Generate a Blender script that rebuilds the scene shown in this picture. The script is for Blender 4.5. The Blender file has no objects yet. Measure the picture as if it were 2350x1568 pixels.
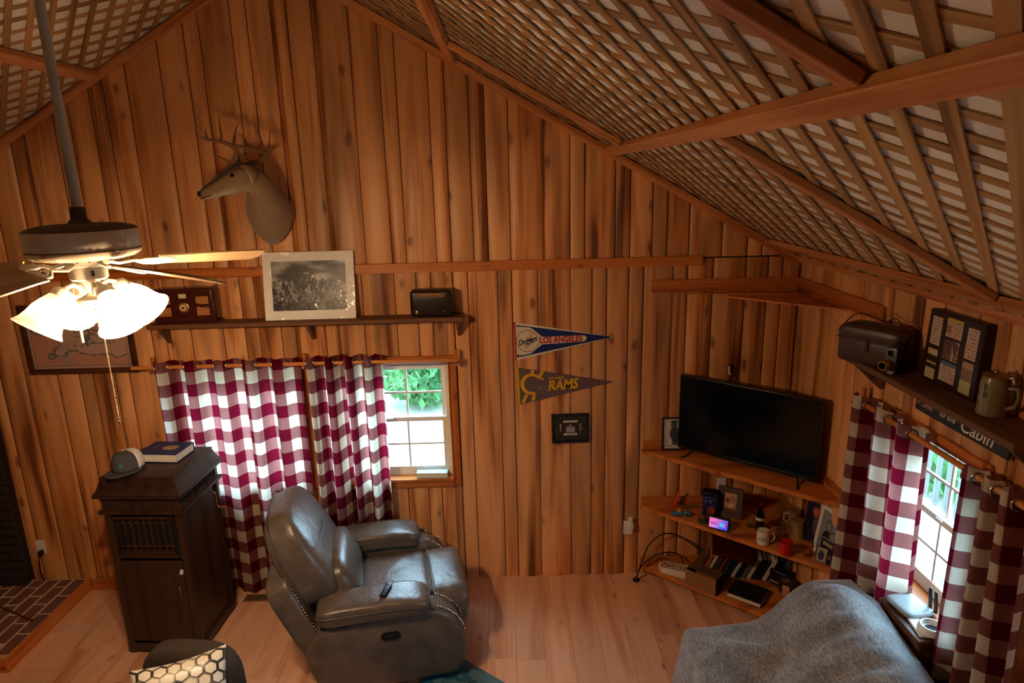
import bpy, bmesh, math, random
from math import sin, cos, pi, radians, sqrt, floor
from mathutils import Vector, Matrix, Euler

SC = bpy.context.scene
COL = SC.collection
RND = random.Random(7)

# ------------------------------------------------------------------ camera
IW, IH = 2350.0, 1568.0
FPX, YAW, PITCH, ROLL = 1518.4585, 0.0040, 0.2481, -0.0250
CAM = Vector((0.0, -4.5469, 3.0316))
_f = Vector((sin(YAW)*cos(PITCH), cos(YAW)*cos(PITCH), -sin(PITCH)))
_r0 = Vector((cos(YAW), -sin(YAW), 0)); _u0 = _r0.cross(_f)
_r = cos(ROLL)*_r0 + sin(ROLL)*_u0; _u = -sin(ROLL)*_r0 + cos(ROLL)*_u0
cd = bpy.data.cameras.new('camera'); cam = bpy.data.objects.new('camera', cd); COL.objects.link(cam)
cd.sensor_fit = 'HORIZONTAL'; cd.sensor_width = 36.0; cd.lens = 36.0*FPX/IW
cd.clip_start = 0.05; cd.clip_end = 200
cam.matrix_world = Matrix(((_r.x, _u.x, -_f.x, CAM.x), (_r.y, _u.y, -_f.y, CAM.y), (_r.z, _u.z, -_f.z, CAM.z), (0, 0, 0, 1)))
SC.camera = cam
def at(px, py, **k):
    "point of the place seen at a pixel, on a plane x=, y= or z= of the room"
    d = _f + _r*((px-IW/2)/FPX) - _u*((py-IH/2)/FPX)
    if 'x' in k: t = (k['x']-CAM.x)/d.x
    elif 'y' in k: t = (k['y']-CAM.y)/d.y
    else: t = (k['z']-CAM.z)/d.z
    return CAM + d*t

# ------------------------------------------------------------------ sky, exposure
SKY_COLOR, SKY_STRENGTH = (0.50, 0.76, 1.0), 26.0
LAMP_COLOR, LAMP_POWER = (1.0, 0.67, 0.39), 92.0
world = bpy.data.worlds.new('overcast_sky'); SC.world = world; world.use_nodes = True
bg = world.node_tree.nodes['Background']
bg.inputs[0].default_value = (*SKY_COLOR, 1); bg.inputs[1].default_value = SKY_STRENGTH
vs = SC.view_settings
vs.view_transform = 'Standard'; vs.look = 'None'; vs.exposure = -0.12; vs.gamma = 1.0; vs.use_curve_mapping = False
cy = SC.cycles
cy.use_denoising = True; cy.max_bounces = 5; cy.diffuse_bounces = 3; cy.glossy_bounces = 2; cy.transmission_bounces = 4; cy.transparent_max_bounces = 8
cy.use_adaptive_sampling = True; cy.adaptive_threshold = 0.14; cy.adaptive_min_samples = 10
cy.sample_clamp_indirect = 6.0; cy.caustics_reflective = False; cy.caustics_refractive = False; cy.blur_glossy = 0.5
def portal(name, loc, rot, w, h):
    l = bpy.data.lights.new(name, 'AREA'); l.shape = 'RECTANGLE'; l.size = w; l.size_y = h; l.cycles.is_portal = True
    o = bpy.data.objects.new(name, l); COL.objects.link(o); o.location = loc; o.rotation_euler = rot
    return o
WIN_A = (-2.39, -1.475); WIN_B = (-1.35, -0.435); WIN_Z = (0.85, 1.745)
WIN_R = (-1.97, -1.33); WINR_Z = (0.93, 1.745)
for a, b in (WIN_A, WIN_B):
    portal('window_daylight', ((a+b)/2, 0.13, sum(WIN_Z)/2), (radians(-90), 0, 0), b-a, WIN_Z[1]-WIN_Z[0])
WIN_S = (-4.10, -3.18)  # added window, out of view, for bluish daylight on recliner and floor
portal('window_daylight', (2.16, sum(WIN_S)/2, sum(WINR_Z)/2), (0, radians(90), 0), WINR_Z[1]-WINR_Z[0], WIN_S[1]-WIN_S[0])
portal('window_daylight', (2.16, sum(WIN_R)/2, sum(WINR_Z)/2), (0, radians(90), 0), WINR_Z[1]-WINR_Z[0], WIN_R[1]-WIN_R[0])

# ------------------------------------------------------------------ helpers
def lin(c):
    return tuple((x/12.92 if x <= 0.04045 else ((x+0.055)/1.055)**2.4) for x in c)
def rgb(r, g, b): return lin((r/255, g/255, b/255))

class MB:
    "collects shapes; build() links them as one mesh object"
    def __init__(s): s.v = []; s.f = []
    def add(s, verts, faces, M=None):
        o = len(s.v)
        for p in verts:
            p = Vector(p); s.v.append(M @ p if M else p)
        s.f += [tuple(i+o for i in f) for f in faces]; return s
    def box(s, c, d, rot=None):
        x, y, z = d[0]/2, d[1]/2, d[2]/2
        M = Matrix.Translation(c)
        if rot is not None: M = M @ (rot if isinstance(rot, Matrix) else Euler(rot).to_matrix().to_4x4())
        vs_ = [(i, j, k) for i in (-x, x) for j in (-y, y) for k in (-z, z)]
        return s.add(vs_, [(0,1,3,2),(4,6,7,5),(0,4,5,1),(2,3,7,6),(0,2,6,4),(1,5,7,3)], M)
    def rbox(s, c, d, r=0.01, seg=2, rot=None):
        bm = bmesh.new(); bmesh.ops.create_cube(bm, size=1)
        for v in bm.verts: v.co = Vector((v.co.x*d[0], v.co.y*d[1], v.co.z*d[2]))
        bmesh.ops.bevel(bm, geom=bm.edges[:], offset=min(r, min(d)*0.49), segments=seg, profile=0.5, affect='EDGES')
        M = Matrix.Translation(c)
        if rot is not None: M = M @ (rot if isinstance(rot, Matrix) else Euler(rot).to_matrix().to_4x4())
        bm.verts.index_update()
        s.add([v.co.copy() for v in bm.verts], [[v.index for v in f.verts] for f in bm.faces], M); bm.free(); return s
    def tube(s, pts, rad, n=8, cap=True, closed=False, flat=1.0):
        pts = [Vector(p) for p in pts]; m = len(pts)
        if not hasattr(rad, '__len__'): rad = [rad]*m
        vs_ = []; ref = None
        for i, p in enumerate(pts):
            if closed: t = pts[(i+1) % m]-pts[i-1]
            else: t = pts[min(i+1, m-1)]-pts[max(i-1, 0)]
            t.normalize()
            if ref is None:
                ref = Vector((0, 0, 1)) if abs(t.z) < 0.9 else Vector((1, 0, 0))
            a = (ref - t*ref.dot(t)).normalized(); b = t.cross(a); ref = a
            for k in range(n):
                th = 2*pi*k/n; vs_.append(p + a*(cos(th)*rad[i]*flat) + b*(sin(th)*rad[i]))
        fs = []
        for i in range(m if closed else m-1):
            for k in range(n):
                j = (i+1) % m
                fs.append((i*n+k, i*n+(k+1) % n, j*n+(k+1) % n, j*n+k))
        if cap and not closed:
            fs.append(tuple(range(n))[::-1]); fs.append(tuple((m-1)*n+k for k in range(n)))
        return s.add(vs_, fs)
    def cyl(s, p0, p1, r0, r1=None, n=16): return s.tube([p0, p1], [r0, r0 if r1 is None else r1], n)
    def lathe(s, prof, n=32, M=None, ribs=0, amp=0, caps=True):
        vs_ = []; fs = []
        for r, z in prof:
            for k in range(n):
                th = 2*pi*k/n; rr = r*(1+amp*cos(ribs*th)) if ribs else r
                vs_.append((rr*cos(th), rr*sin(th), z))
        for i in range(len(prof)-1):
            for k in range(n): fs.append((i*n+k, i*n+(k+1) % n, (i+1)*n+(k+1) % n, (i+1)*n+k))
        if caps:
            fs.append(tuple(range(n))[::-1]); fs.append(tuple((len(prof)-1)*n+k for k in range(n)))
        return s.add(vs_, fs, M)
    def prism(s, poly, a, b, axis='y', M=None):
        "polygon in the plane across axis, extruded from a to b"
        mk = {'y': lambda p, d: (p[0], d, p[1]), 'x': lambda p, d: (d, p[0], p[1]), 'z': lambda p, d: (p[0], p[1], d)}[axis]
        n = len(poly); vs_ = [mk(p, a) for p in poly]+[mk(p, b) for p in poly]
        fs = [tuple(range(n)), tuple(range(n, 2*n))[::-1]]+[(i, (i+n), (i+1) % n+n, (i+1) % n) for i in range(n)]
        return s.add(vs_, fs, M)
    def grid(s, fn, nu, nv, cu=False):
        vs_ = [fn(i/(nu if cu else nu-1), j/(nv-1)) for j in range(nv) for i in range(nu)]
        fs = []
        for j in range(nv-1):
            for i in range(nu if cu else nu-1):
                k = (i+1) % nu; fs.append((j*nu+i, j*nu+k, (j+1)*nu+k, (j+1)*nu+i))
        return s.add(vs_, fs)
    def puff(s, c, d, e1=0.5, e2=0.35, rot=None, n=28, m=16, fn=None):
        "superellipsoid cushion; e1 vertical, e2 plan; fn bends it"
        def sp(w, e): return math.copysign(abs(w)**e, w)
        M = Matrix.Translation(c)
        if rot is not None: M = M @ (rot if isinstance(rot, Matrix) else Euler(rot).to_matrix().to_4x4())
        vs_ = []
        for j in range(1, m):
            et = -pi/2+pi*j/m
            for i in range(n):
                om = 2*pi*(i+.5)/n
                p = Vector((d[0]/2*sp(cos(et), e1)*sp(cos(om), e2), d[1]/2*sp(cos(et), e1)*sp(sin(om), e2), d[2]/2*sp(sin(et), e1)))
                vs_.append(fn(p) if fn else p)
        for z in (-d[2]/2, d[2]/2):
            p = Vector((0, 0, z)); vs_.append(fn(p) if fn else p)
        fs = []
        for j in range(m-2):
            for i in range(n): fs.append((j*n+i, j*n+(i+1) % n, (j+1)*n+(i+1) % n, (j+1)*n+i))
        b, t = (m-1)*n, (m-1)*n+1
        for i in range(n): fs.append((b, (i+1) % n, i)); fs.append((t, (m-2)*n+i, (m-2)*n+(i+1) % n))
        return s.add(vs_, fs, M)
    def mesh(s, name, smooth=None):
        me = bpy.data.meshes.new(name); me.from_pydata([tuple(p) for p in s.v], [], s.f); me.update()
        bm = bmesh.new(); bm.from_mesh(me); bmesh.ops.recalc_face_normals(bm, faces=bm.faces[:]); bm.to_mesh(me); bm.free()
        if smooth is not None:
            me.shade_smooth()
            if smooth < 179: me.set_sharp_from_angle(angle=radians(smooth))
        return me
    def build(s, name, m, parent=None, smooth=None, label=None, kind=None):
        return link(name, s.mesh(name, smooth), m, parent, label, kind)

def link(name, me, m, parent=None, label=None, kind=None):
    o = bpy.data.objects.new(name, me); COL.objects.link(o)
    if m is not None and not len(me.materials): me.materials.append(m)
    if parent is not None: o.parent = parent
    if label: o['label'] = label
    if kind: o['kind'] = kind
    return o
def tag(o, label, cat=None, group=None, kind=None):
    o['label'] = label
    if cat: o['category'] = cat
    if group: o['group'] = group
    if kind: o['kind'] = kind
    return o
def thing(name, label, cat, loc=(0, 0, 0), rot=(0, 0, 0), group=None):
    o = bpy.data.objects.new(name, None); COL.objects.link(o); o.empty_display_size = 0.05
    o.location = loc; o.rotation_euler = rot if hasattr(rot, '__len__') else (0, 0, rot)
    return tag(o, label, cat, group)
def text(name, s, size, m, parent, M, ext=0.0004, shear=0.0, sx=1.0, align='CENTER', bold=0.0, space=1.0):
    cu = bpy.data.curves.new('lettering', 'FONT'); cu.body = s; cu.size = size; cu.extrude = ext; cu.shear = shear
    cu.align_x = align; cu.align_y = 'CENTER'; cu.offset = bold; cu.space_character = space; cu.resolution_u = 3
    t = bpy.data.objects.new('lettering', cu); COL.objects.link(t)
    bpy.context.view_layer.update()
    me = bpy.data.meshes.new_from_object(t.evaluated_get(bpy.context.evaluated_depsgraph_get()))
    bpy.data.objects.remove(t); bpy.data.curves.remove(cu)
    me.transform(M @ Matrix.Diagonal((sx, 1, 1, 1)))
    me.materials.clear()
    return link(name, me, m, parent)
def upright(x, y, z, face='-y'):
    "matrix that stands an xy drawing up, facing the room"
    if face == '-y': R = Matrix(((1, 0, 0), (0, 0, -1), (0, 1, 0)))
    else: R = Matrix(((0, 0, -1), (-1, 0, 0), (0, 1, 0)))      # facing -x: drawing x runs along -y
    return Matrix.Translation((x, y, z)) @ R.to_4x4()

# value noise for prints
def _h(i, j, s=0):
    n = (i*374761393 + j*668265263 + s*144305901) & 0xffffffff
    n = ((n ^ (n >> 13))*1274126177) & 0xffffffff
    return ((n ^ (n >> 16)) & 0xffff)/65535.0
def vn(x, y, s=0):
    i, j = floor(x), floor(y); fx, fy = x-i, y-j
    fx = fx*fx*(3-2*fx); fy = fy*fy*(3-2*fy)
    return (_h(i, j, s)*(1-fx)+_h(i+1, j, s)*fx)*(1-fy)+(_h(i, j+1, s)*(1-fx)+_h(i+1, j+1, s)*fx)*fy
def fbm(x, y, s=0, o=4):
    a, t, w = 0.0, 0.0, 1.0
    for k in range(o): a += w*vn(x, y, s+k); t += w; w *= .5; x *= 2.03; y *= 2.03
    return a/t
def smooth(a, b, x):
    t = max(0.0, min(1.0, (x-a)/(b-a))); return t*t*(3-2*t)
def mixc(a, b, t): return tuple(p+(q-p)*t for p, q in zip(a, b))

# ------------------------------------------------------------------ materials
class NT:
    def __init__(s, name):
        s.m = bpy.data.materials.new(name); s.m.use_nodes = True; s.t = s.m.node_tree
        s.n = s.t.nodes; s.b = s.n['Principled BSDF']; s.out = s.n['Material Output']
    def new(s, kind, **k):
        n = s.n.new(kind)
        for a, v in k.items(): setattr(n, a, v)
        return n
    def l(s, a, b): s.t.links.new(a, b)
    def math(s, op, a, b=None, c=None, clamp=False):
        n = s.new('ShaderNodeMath', operation=op, use_clamp=clamp)
        for i, v in enumerate((a, b, c)):
            if v is None: continue
            if isinstance(v, (int, float)): n.inputs[i].default_value = v
            else: s.l(v, n.inputs[i])
        return n.outputs[0]
    def mix(s, fac, a, b, mode='MIX'):
        n = s.new('ShaderNodeMix', data_type='RGBA', blend_type=mode)
        for sock, v in ((n.inputs[0], fac), (n.inputs[6], a), (n.inputs[7], b)):
            if isinstance(v, (int, float)): sock.default_value = v
            elif isinstance(v, tuple): sock.default_value = (*v[:3], 1)
            else: s.l(v, sock)
        return n.outputs[2]
    def ramp(s, fac, stops):
        n = s.new('ShaderNodeValToRGB'); e = n.color_ramp.elements
        while len(e) < len(stops): e.new(0.5)
        for q, (p, c) in zip(e, stops): q.position = p; q.color = (*c, 1)
        s.l(fac, n.inputs[0]); return n.outputs[0]
    def coords(s, scale, rnd=True, kind='Object', loc=(0, 0, 0)):
        tc = s.new('ShaderNodeTexCoord'); v = tc.outputs[kind]
        if rnd:
            oi = s.new('ShaderNodeObjectInfo'); mu = s.new('ShaderNodeVectorMath', operation='SCALE')
            co = s.new('ShaderNodeCombineXYZ')
            for i, k in enumerate((37.0, 91.0, 53.0)): s.l(s.math('MULTIPLY', oi.outputs['Random'], k), co.inputs[i])
            ad = s.new('ShaderNodeVectorMath', operation='ADD'); s.l(v, ad.inputs[0]); s.l(co.outputs[0], ad.inputs[1]); v = ad.outputs[0]
        mp = s.new('ShaderNodeMapping'); mp.inputs['Scale'].default_value = scale; mp.inputs['Location'].default_value = loc
        s.l(v, mp.inputs[0]); return mp.outputs[0]
    def noise(s, vec, scale=1.0, detail=3, rough=.5, dist=0.0):
        n = s.new('ShaderNodeTexNoise'); n.inputs['Scale'].default_value = scale; n.inputs['Detail'].default_value = detail
        n.inputs['Roughness'].default_value = rough; n.inputs['Distortion'].default_value = dist
        s.l(vec, n.inputs['Vector']); return n.outputs[0]
    def bump(s, h, strength=.2, dist=.01):
        n = s.new('ShaderNodeBump'); n.inputs['Strength'].default_value = strength; n.inputs['Distance'].default_value = dist
        s.l(h, n.inputs['Height']); s.l(n.outputs[0], s.b.inputs['Normal'])
def mat(name, c, rough=.5, metal=0.0, var=.12, scale=25.0, bump=0.0, spec=.5, coat=0.0, emit=None, es=1.0, trans=0.0, ior=1.45, alpha=1.0):
    k = NT(name); b = k.b
    nz = k.noise(k.coords((scale,)*3), 1.0, 1.5)
    f = k.math('MULTIPLY_ADD', nz, 2*var, 1-var)
    sc_ = k.new('ShaderNodeVectorMath', operation='SCALE'); sc_.inputs[0].default_value = c[:3]; k.l(f, sc_.inputs['Scale'])
    k.l(sc_.outputs[0], b.inputs['Base Color'])
    b.inputs['Roughness'].default_value = rough; b.inputs['Metallic'].default_value = metal
    b.inputs['Specular IOR Level'].default_value = spec; b.inputs['Coat Weight'].default_value = coat
    b.inputs['Transmission Weight'].default_value = trans; b.inputs['IOR'].default_value = ior; b.inputs['Alpha'].default_value = alpha
    if emit: b.inputs['Emission Color'].default_value = (*emit, 1); b.inputs['Emission Strength'].default_value = es
    if bump: k.bump(nz, bump, .004)
    return k.m
def wood(name, light, mid, dark, axis='z', rough=.42, broad=9.0, knots=True, contrast=1.0, grain=70.0, val=.16, spec=.35, stain=False, ks=(7.0, 3.4), keep=.5):
    k = NT(name)
    def sc(a, l):
        return {'z': (a, a, l), 'x': (l, a, a), 'y': (a, l, a)}[axis]
    br = k.noise(k.coords(sc(broad, .55)), 1.0, 2, .55, .3)
    fi = k.noise(k.coords(sc(grain, 1.6)), 1.0, 2, .6)
    t = k.math('ADD', k.math('MULTIPLY', br, .80), k.math('MULTIPLY', fi, .20))
    c = k.ramp(t, [(.5-.20*contrast, dark), (.5-.08*contrast, mid), (.5+.02*contrast, light), (.5+.17*contrast, mixc(light, mid, .35))])
    if knots:
        vo = k.new('ShaderNodeTexVoronoi'); vo.inputs['Scale'].default_value = 1.0; vo.inputs['Randomness'].default_value = 1.0
        wv = k.coords(sc(*ks)); wn = k.noise(wv, 1.4, 0)
        ad = k.new('ShaderNodeVectorMath', operation='ADD'); cb = k.new('ShaderNodeCombineXYZ')
        for i in range(3): k.l(k.math('MULTIPLY', wn, .35), cb.inputs[i])
        k.l(wv, ad.inputs[0]); k.l(cb.outputs[0], ad.inputs[1]); k.l(ad.outputs[0], vo.inputs['Vector'])
        kn = k.ramp(vo.outputs['Distance'], [(.05, (.9,)*3), (.12, (.7,)*3), (.17, (.12,)*3), (.30, (0,)*3)])
        sp_ = k.new('ShaderNodeSeparateColor'); k.l(vo.outputs['Color'], sp_.inputs[0])
        c = k.mix(k.math('MULTIPLY', k.math('MULTIPLY', kn, .85), k.math('GREATER_THAN', sp_.outputs[0], keep)), c, mixc(dark, (0, 0, 0), .2))
    if stain:
        sn_ = k.noise(k.coords(sc(6.0, .7), loc=(3.1, 7.7, 1.3)), 1.0, 1.5, .5, .5)
        c = k.mix(k.ramp(sn_, [(.53, (0,)*3), (.74, (.62,)*3)]), c, rgb(104, 66, 40), 'MIX')
    oi = k.new('ShaderNodeObjectInfo'); f = k.math('MULTIPLY_ADD', oi.outputs['Random'], 2*val, 1-val)
    s_ = k.new('ShaderNodeVectorMath', operation='SCALE'); k.l(c, s_.inputs[0]); k.l(f, s_.inputs['Scale'])
    k.l(s_.outputs[0], k.b.inputs['Base Color'])
    k.b.inputs['Roughness'].default_value = rough; k.b.inputs['Specular IOR Level'].default_value = spec
    k.bump(fi, .12, .003)
    return k.m
def printmat():
    k = NT('printed_paper'); a = k.new('ShaderNodeVertexColor'); a.layer_name = 'ink'
    k.l(a.outputs[0], k.b.inputs['Base Color']); k.b.inputs['Roughness'].default_value = .35; return k.m
def print_panel(name, parent, M, w, h, nx, ny, fn, m=None):
    "flat print: a fine grid whose ink colours come from fn(u, v)"
    vs_ = [M @ Vector((w*(i/nx-.5), h*(j/ny-.5), 0)) for j in range(ny+1) for i in range(nx+1)]
    fs = [(j*(nx+1)+i, j*(nx+1)+i+1, (j+1)*(nx+1)+i+1, (j+1)*(nx+1)+i) for j in range(ny) for i in range(nx)]
    me = bpy.data.meshes.new(name); me.from_pydata([tuple(v) for v in vs_], [], fs)
    at_ = me.color_attributes.new('ink', 'FLOAT_COLOR', 'CORNER'); q = []
    for j in range(ny):
        for i in range(nx):
            c = lin(tuple(max(0, min(1, x)) for x in fn((i+.5)/nx, (j+.5)/ny)))
            q += [c[0], c[1], c[2], 1.0]*4
    at_.data.foreach_set('color', q); me.update()
    return link(name, me, m or PRINT, parent)

def soft(pts, n=6):
    "points of a smooth curve through pts"
    P_ = [Vector(p) for p in pts]; P_ = [P_[0]*2-P_[1]]+P_+[P_[-1]*2-P_[-2]]; out = []
    for i in range(1, len(P_)-2):
        a, b, c, d = P_[i-1:i+3]
        for q in range(n):
            t = q/n; out.append(.5*((2*b)+(c-a)*t+(2*a-5*b+4*c-d)*t*t+(3*b-a-3*c+d)*t**3))
    return out+[P_[-2]]
PRINT = printmat()
PANEL = wood('pine_panelling', rgb(228, 164, 106), rgb(204, 132, 76), rgb(112, 62, 30), 'z', stain=True, broad=7.5, contrast=.85)
PANEL_X = PANEL
TRIM_X = wood('stained_trim_x', rgb(196, 116, 52), rgb(172, 88, 34), rgb(120, 52, 16), 'x', rough=.4, broad=14, contrast=1.0)
TRIM_Y = wood('stained_trim_y', rgb(196, 116, 52), rgb(172, 88, 34), rgb(120, 52, 16), 'y', rough=.4, broad=14)
TRIM_Z = wood('stained_trim_z', rgb(196, 116, 52), rgb(172, 88, 34), rgb(120, 52, 16), 'z', rough=.4, broad=14)
RAFT = wood('rafter_wood', rgb(214, 148, 94), rgb(194, 122, 68), rgb(140, 76, 34), 'z', rough=.5, broad=12)
LATH = wood('lattice_wood', rgb(184, 144, 96), rgb(162, 122, 76), rgb(116, 82, 48), 'z', rough=.7, broad=20, knots=False, val=.2)
FLOORW = wood('floor_plank_wood', rgb(224, 172, 138), rgb(206, 148, 114), rgb(166, 104, 72), 'y', rough=.2, broad=6, val=.08, contrast=1.1, ks=(9.0, 5.0), keep=.7)
DARKW = wood('old_dark_oak', rgb(58, 36, 22), rgb(44, 26, 16), rgb(26, 14, 9), 'z', rough=.38, broad=16, knots=False, spec=.4)
RUSTIC = wood('weathered_brown_board', rgb(112, 72, 42), rgb(92, 56, 30), rgb(58, 34, 18), 'x', rough=.65, broad=14, knots=False)
RUSTIC_Y = wood('weathered_brown_board_y', rgb(112, 72, 42), rgb(92, 56, 30), rgb(58, 34, 18), 'y', rough=.65, broad=14, knots=False)
WHITE = mat('white_vinyl', rgb(232, 230, 222), .35, var=.03)
BLACK = mat('black_plastic', rgb(22, 22, 24), .4, var=.1)
BLACKM = mat('matte_black', rgb(14, 14, 15), .7, var=.1)
PAPER = mat('cream_paper', rgb(226, 214, 192), .7, var=.06)
METAL = mat('brushed_steel', rgb(190, 186, 178), .3, 1.0, var=.06)
BRASS = mat('aged_brass', rgb(196, 150, 76), .3, 1.0, var=.1)
LEATHER = None
def glass_mat():
    k = NT('window_glass'); k.n.remove(k.b)
    g = k.new('ShaderNodeBsdfGlossy'); g.inputs['Roughness'].default_value = .02
    t = k.new('ShaderNodeBsdfTransparent'); t.inputs[0].default_value = (.93, .96, .95, 1)
    m = k.new('ShaderNodeMixShader'); m.inputs[0].default_value = .05; k.l(t.outputs[0], m.inputs[1]); k.l(g.outputs[0], m.inputs[2])
    k.l(m.outputs[0], k.out.inputs[0]); return k.m
PANE = glass_mat()
# ================================================================== the setting
EX, EZ, RX, SL = 2.03, 2.42, -1.42, 0.573          # right eave, ridge, pitch
LX = 2*RX-EX
def roof(x): return EZ+SL*((EX-RX)-abs(x-RX))
PH = math.atan(SL); SLEN = (EX-RX)/cos(PH); YB = -6.6
def slope(side, s, t, off=0.0):
    "point on a roof slope: s up from the eave, t out from the gable wall, off below it"
    sg = 1 if side == 'r' else -1
    o = Vector((EX if side == 'r' else LX, 0, EZ))
    return o+Vector((-sg*cos(PH), 0, sin(PH)))*s+Vector((0, -1, 0))*t+Vector((-sg*sin(PH), 0, -cos(PH)))*off

# ---- back wall
wb = MB()
holes = [WIN_A, WIN_B]
xs = [LX-.1, WIN_A[0], WIN_A[1], WIN_B[0], WIN_B[1], EX+.13]
for i in range(5):
    a, b = xs[i], xs[i+1]
    if i in (1, 3):
        wb.box(((a+b)/2, .066, WIN_Z[0]/2), (b-a, .13, WIN_Z[0])); wb.box(((a+b)/2, .066, (WIN_Z[1]+2.44)/2), (b-a, .13, 2.44-WIN_Z[1]))
    else: wb.box(((a+b)/2, .066, 1.22), (b-a, .13, 2.44))
wb.prism([(LX-.1, 2.44), (EX+.13, 2.44), (RX, roof(RX)+.06)], .001, .131)
BACKING = mat('dark_wall_backing', rgb(40, 20, 10), .8)
wall_back = tag(wb.build('wall_back', BACKING), 'gable wall clad in knotty log-look pine panelling behind the recliner', kind='structure')
PAT = [.101, .153, .227, .178, .100, .205, .1035, .1525]
PROF = [(0, .0005), (.012, .0008), (.04, .0065), (.16, .0125), (.5, .0172), (.84, .0125), (.96, .0065), (.988, .0008), (1, .0005)]
def plank(parent, x0, x1, zb, ztf, loc=None, rot=0.0):
    w = x1-x0; vs_ = []; n = len(PROF)
    for lev in range(2):
        for f, d in PROF:
            x = w*f; z = 0 if lev == 0 else ztf(x0+x)-zb
            vs_.append((x-w/2, -d, z))
    for lev in range(2):
        for f in (0, 1): vs_.append((w*f-w/2, 0.0, 0 if lev == 0 else ztf(x0+w*f)-zb))
    fs = [(i, i+1, n+i+1, n+i) for i in range(n-1)]
    b = 2*n
    fs += [(n, *[n+i for i in range(1, n)], b+3, b+2), (0, b, b+1, *[i for i in range(n-1, 0, -1)]), (0, n, b+2, b), (n-1, b+1, b+3, 2*n-1)]
    me = bpy.data.meshes.new('plank'); me.from_pydata(vs_, [], fs); me.update()
    me.shade_smooth(); me.set_sharp_from_angle(angle=radians(35))
    o = link('plank', me, PANEL, parent); o.location = loc if loc else ((x0+x1)/2, 0, zb); o.rotation_euler = (0, 0, rot)
    return o
def edges(start, pat, lo, hi):
    per = sum(pat); x = start; e = []
    while x > lo: x -= per
    i = 0
    while x < hi:
        e.append(x); x += pat[i % len(pat)]; i += 1
    e.append(hi); e = [q for q in e if q >= lo]
    return [lo]+e if e[0]-lo > .02 else e
G = .005
ue = edges(-0.228, PAT, LX, EX)
for a, b in zip(ue, ue[1:]):
    if b-a < .02: continue
    a2, b2 = a+G/2, b-G/2
    if a2 < RX < b2:                                # the board under the ridge, cut at the ridge line
        plank(wall_back, a2, RX, 2.447, roof); plank(wall_back, RX, b2, 2.447, roof)
    else: plank(wall_back, a2, b2, 2.447, lambda x: max(roof(x), 2.45))
le = edges(-0.635, PAT[::-1][-1:]+PAT[::-1][:-1], LX, EX)
def cut(parent, e, wins, zt, place):
    for a, b in zip(e, e[1:]):
        if b-a < .02: continue
        a, b = a+G/2, b-G/2; segs = [(a, b, None)]
        for w in wins:
            q = []
            for s0, s1, z in segs:
                if z is not None or s1 <= w[0] or s0 >= w[1]: q.append((s0, s1, z)); continue
                if s0 < w[0]-.006: q.append((s0, w[0], None))
                q.append((max(s0, w[0]), min(s1, w[1]), w))
                if s1 > w[1]+.006: q.append((w[1], s1, None))
            segs = q
        for s0, s1, w in segs:
            if s1-s0 < .008: continue
            if w is None: place(parent, s0, s1, 0.0, zt)
            else: place(parent, s0, s1, 0.0, w[2]); place(parent, s0, s1, w[3], zt)
cut(wall_back, le, [(*WIN_A, WIN_Z[0], WIN_Z[1]), (*WIN_B, WIN_Z[0], WIN_Z[1])], 2.437,
    lambda p, a, b, z0, z1: plank(p, a, b, z0, lambda x: z1))

# ---- right wall (runs toward the viewer along -y)
wr = MB(); ya = [0, -WIN_R[1], -WIN_R[0], -WIN_S[1], -WIN_S[0], -YB]
for i in range(5):
    a, b = ya[i], ya[i+1]
    if i in (1, 3):
        wr.box((EX+.066, -(a+b)/2, WINR_Z[0]/2), (.13, b-a, WINR_Z[0])); wr.box((EX+.066, -(a+b)/2, (WINR_Z[1]+2.46)/2), (.13, b-a, 2.46-WINR_Z[1]))
    else: wr.box((EX+.066, -(a+b)/2, 1.23), (.13, b-a, 2.46))
wall_right = tag(wr.build('wall_right', BACKING), 'low side wall of log-look pine panelling around the right window', kind='structure')
re_ = edges(0.08, PAT, 0.018, 4.4)
cut(wall_right, re_, [(-WIN_R[1], -WIN_R[0], WINR_Z[0], WINR_Z[1]), (-WIN_S[1], -WIN_S[0], WINR_Z[0], WINR_Z[1])], 2.41,
    lambda p, a, b, z0, z1: plank(p, a, b, z0, lambda x: z1, (EX, -(a+b)/2, z0), -pi/2))
# ---- unseen walls that close the room
PLAIN = wood('plain_panelling', rgb(130, 82, 44), rgb(110, 64, 32), rgb(70, 36, 16), 'z')
tag(MB().box((LX-.06, YB/2, 1.23), (.12, -YB, 2.46)).build('wall_left', PLAIN), 'low left side wall of pine boards beyond the fireplace', kind='structure')
wf = MB()
wf.box(((LX+EX)/2, YB-.06, 1.22), (EX-LX+.2, .12, 2.44))
wf.prism([(LX-.1, 2.44), (EX+.1, 2.44), (RX, roof(RX)+.06)], YB-.12, YB)
tag(wf.build('wall_front', PLAIN), 'far gable wall of pine boards behind the viewer', kind='structure')

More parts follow.
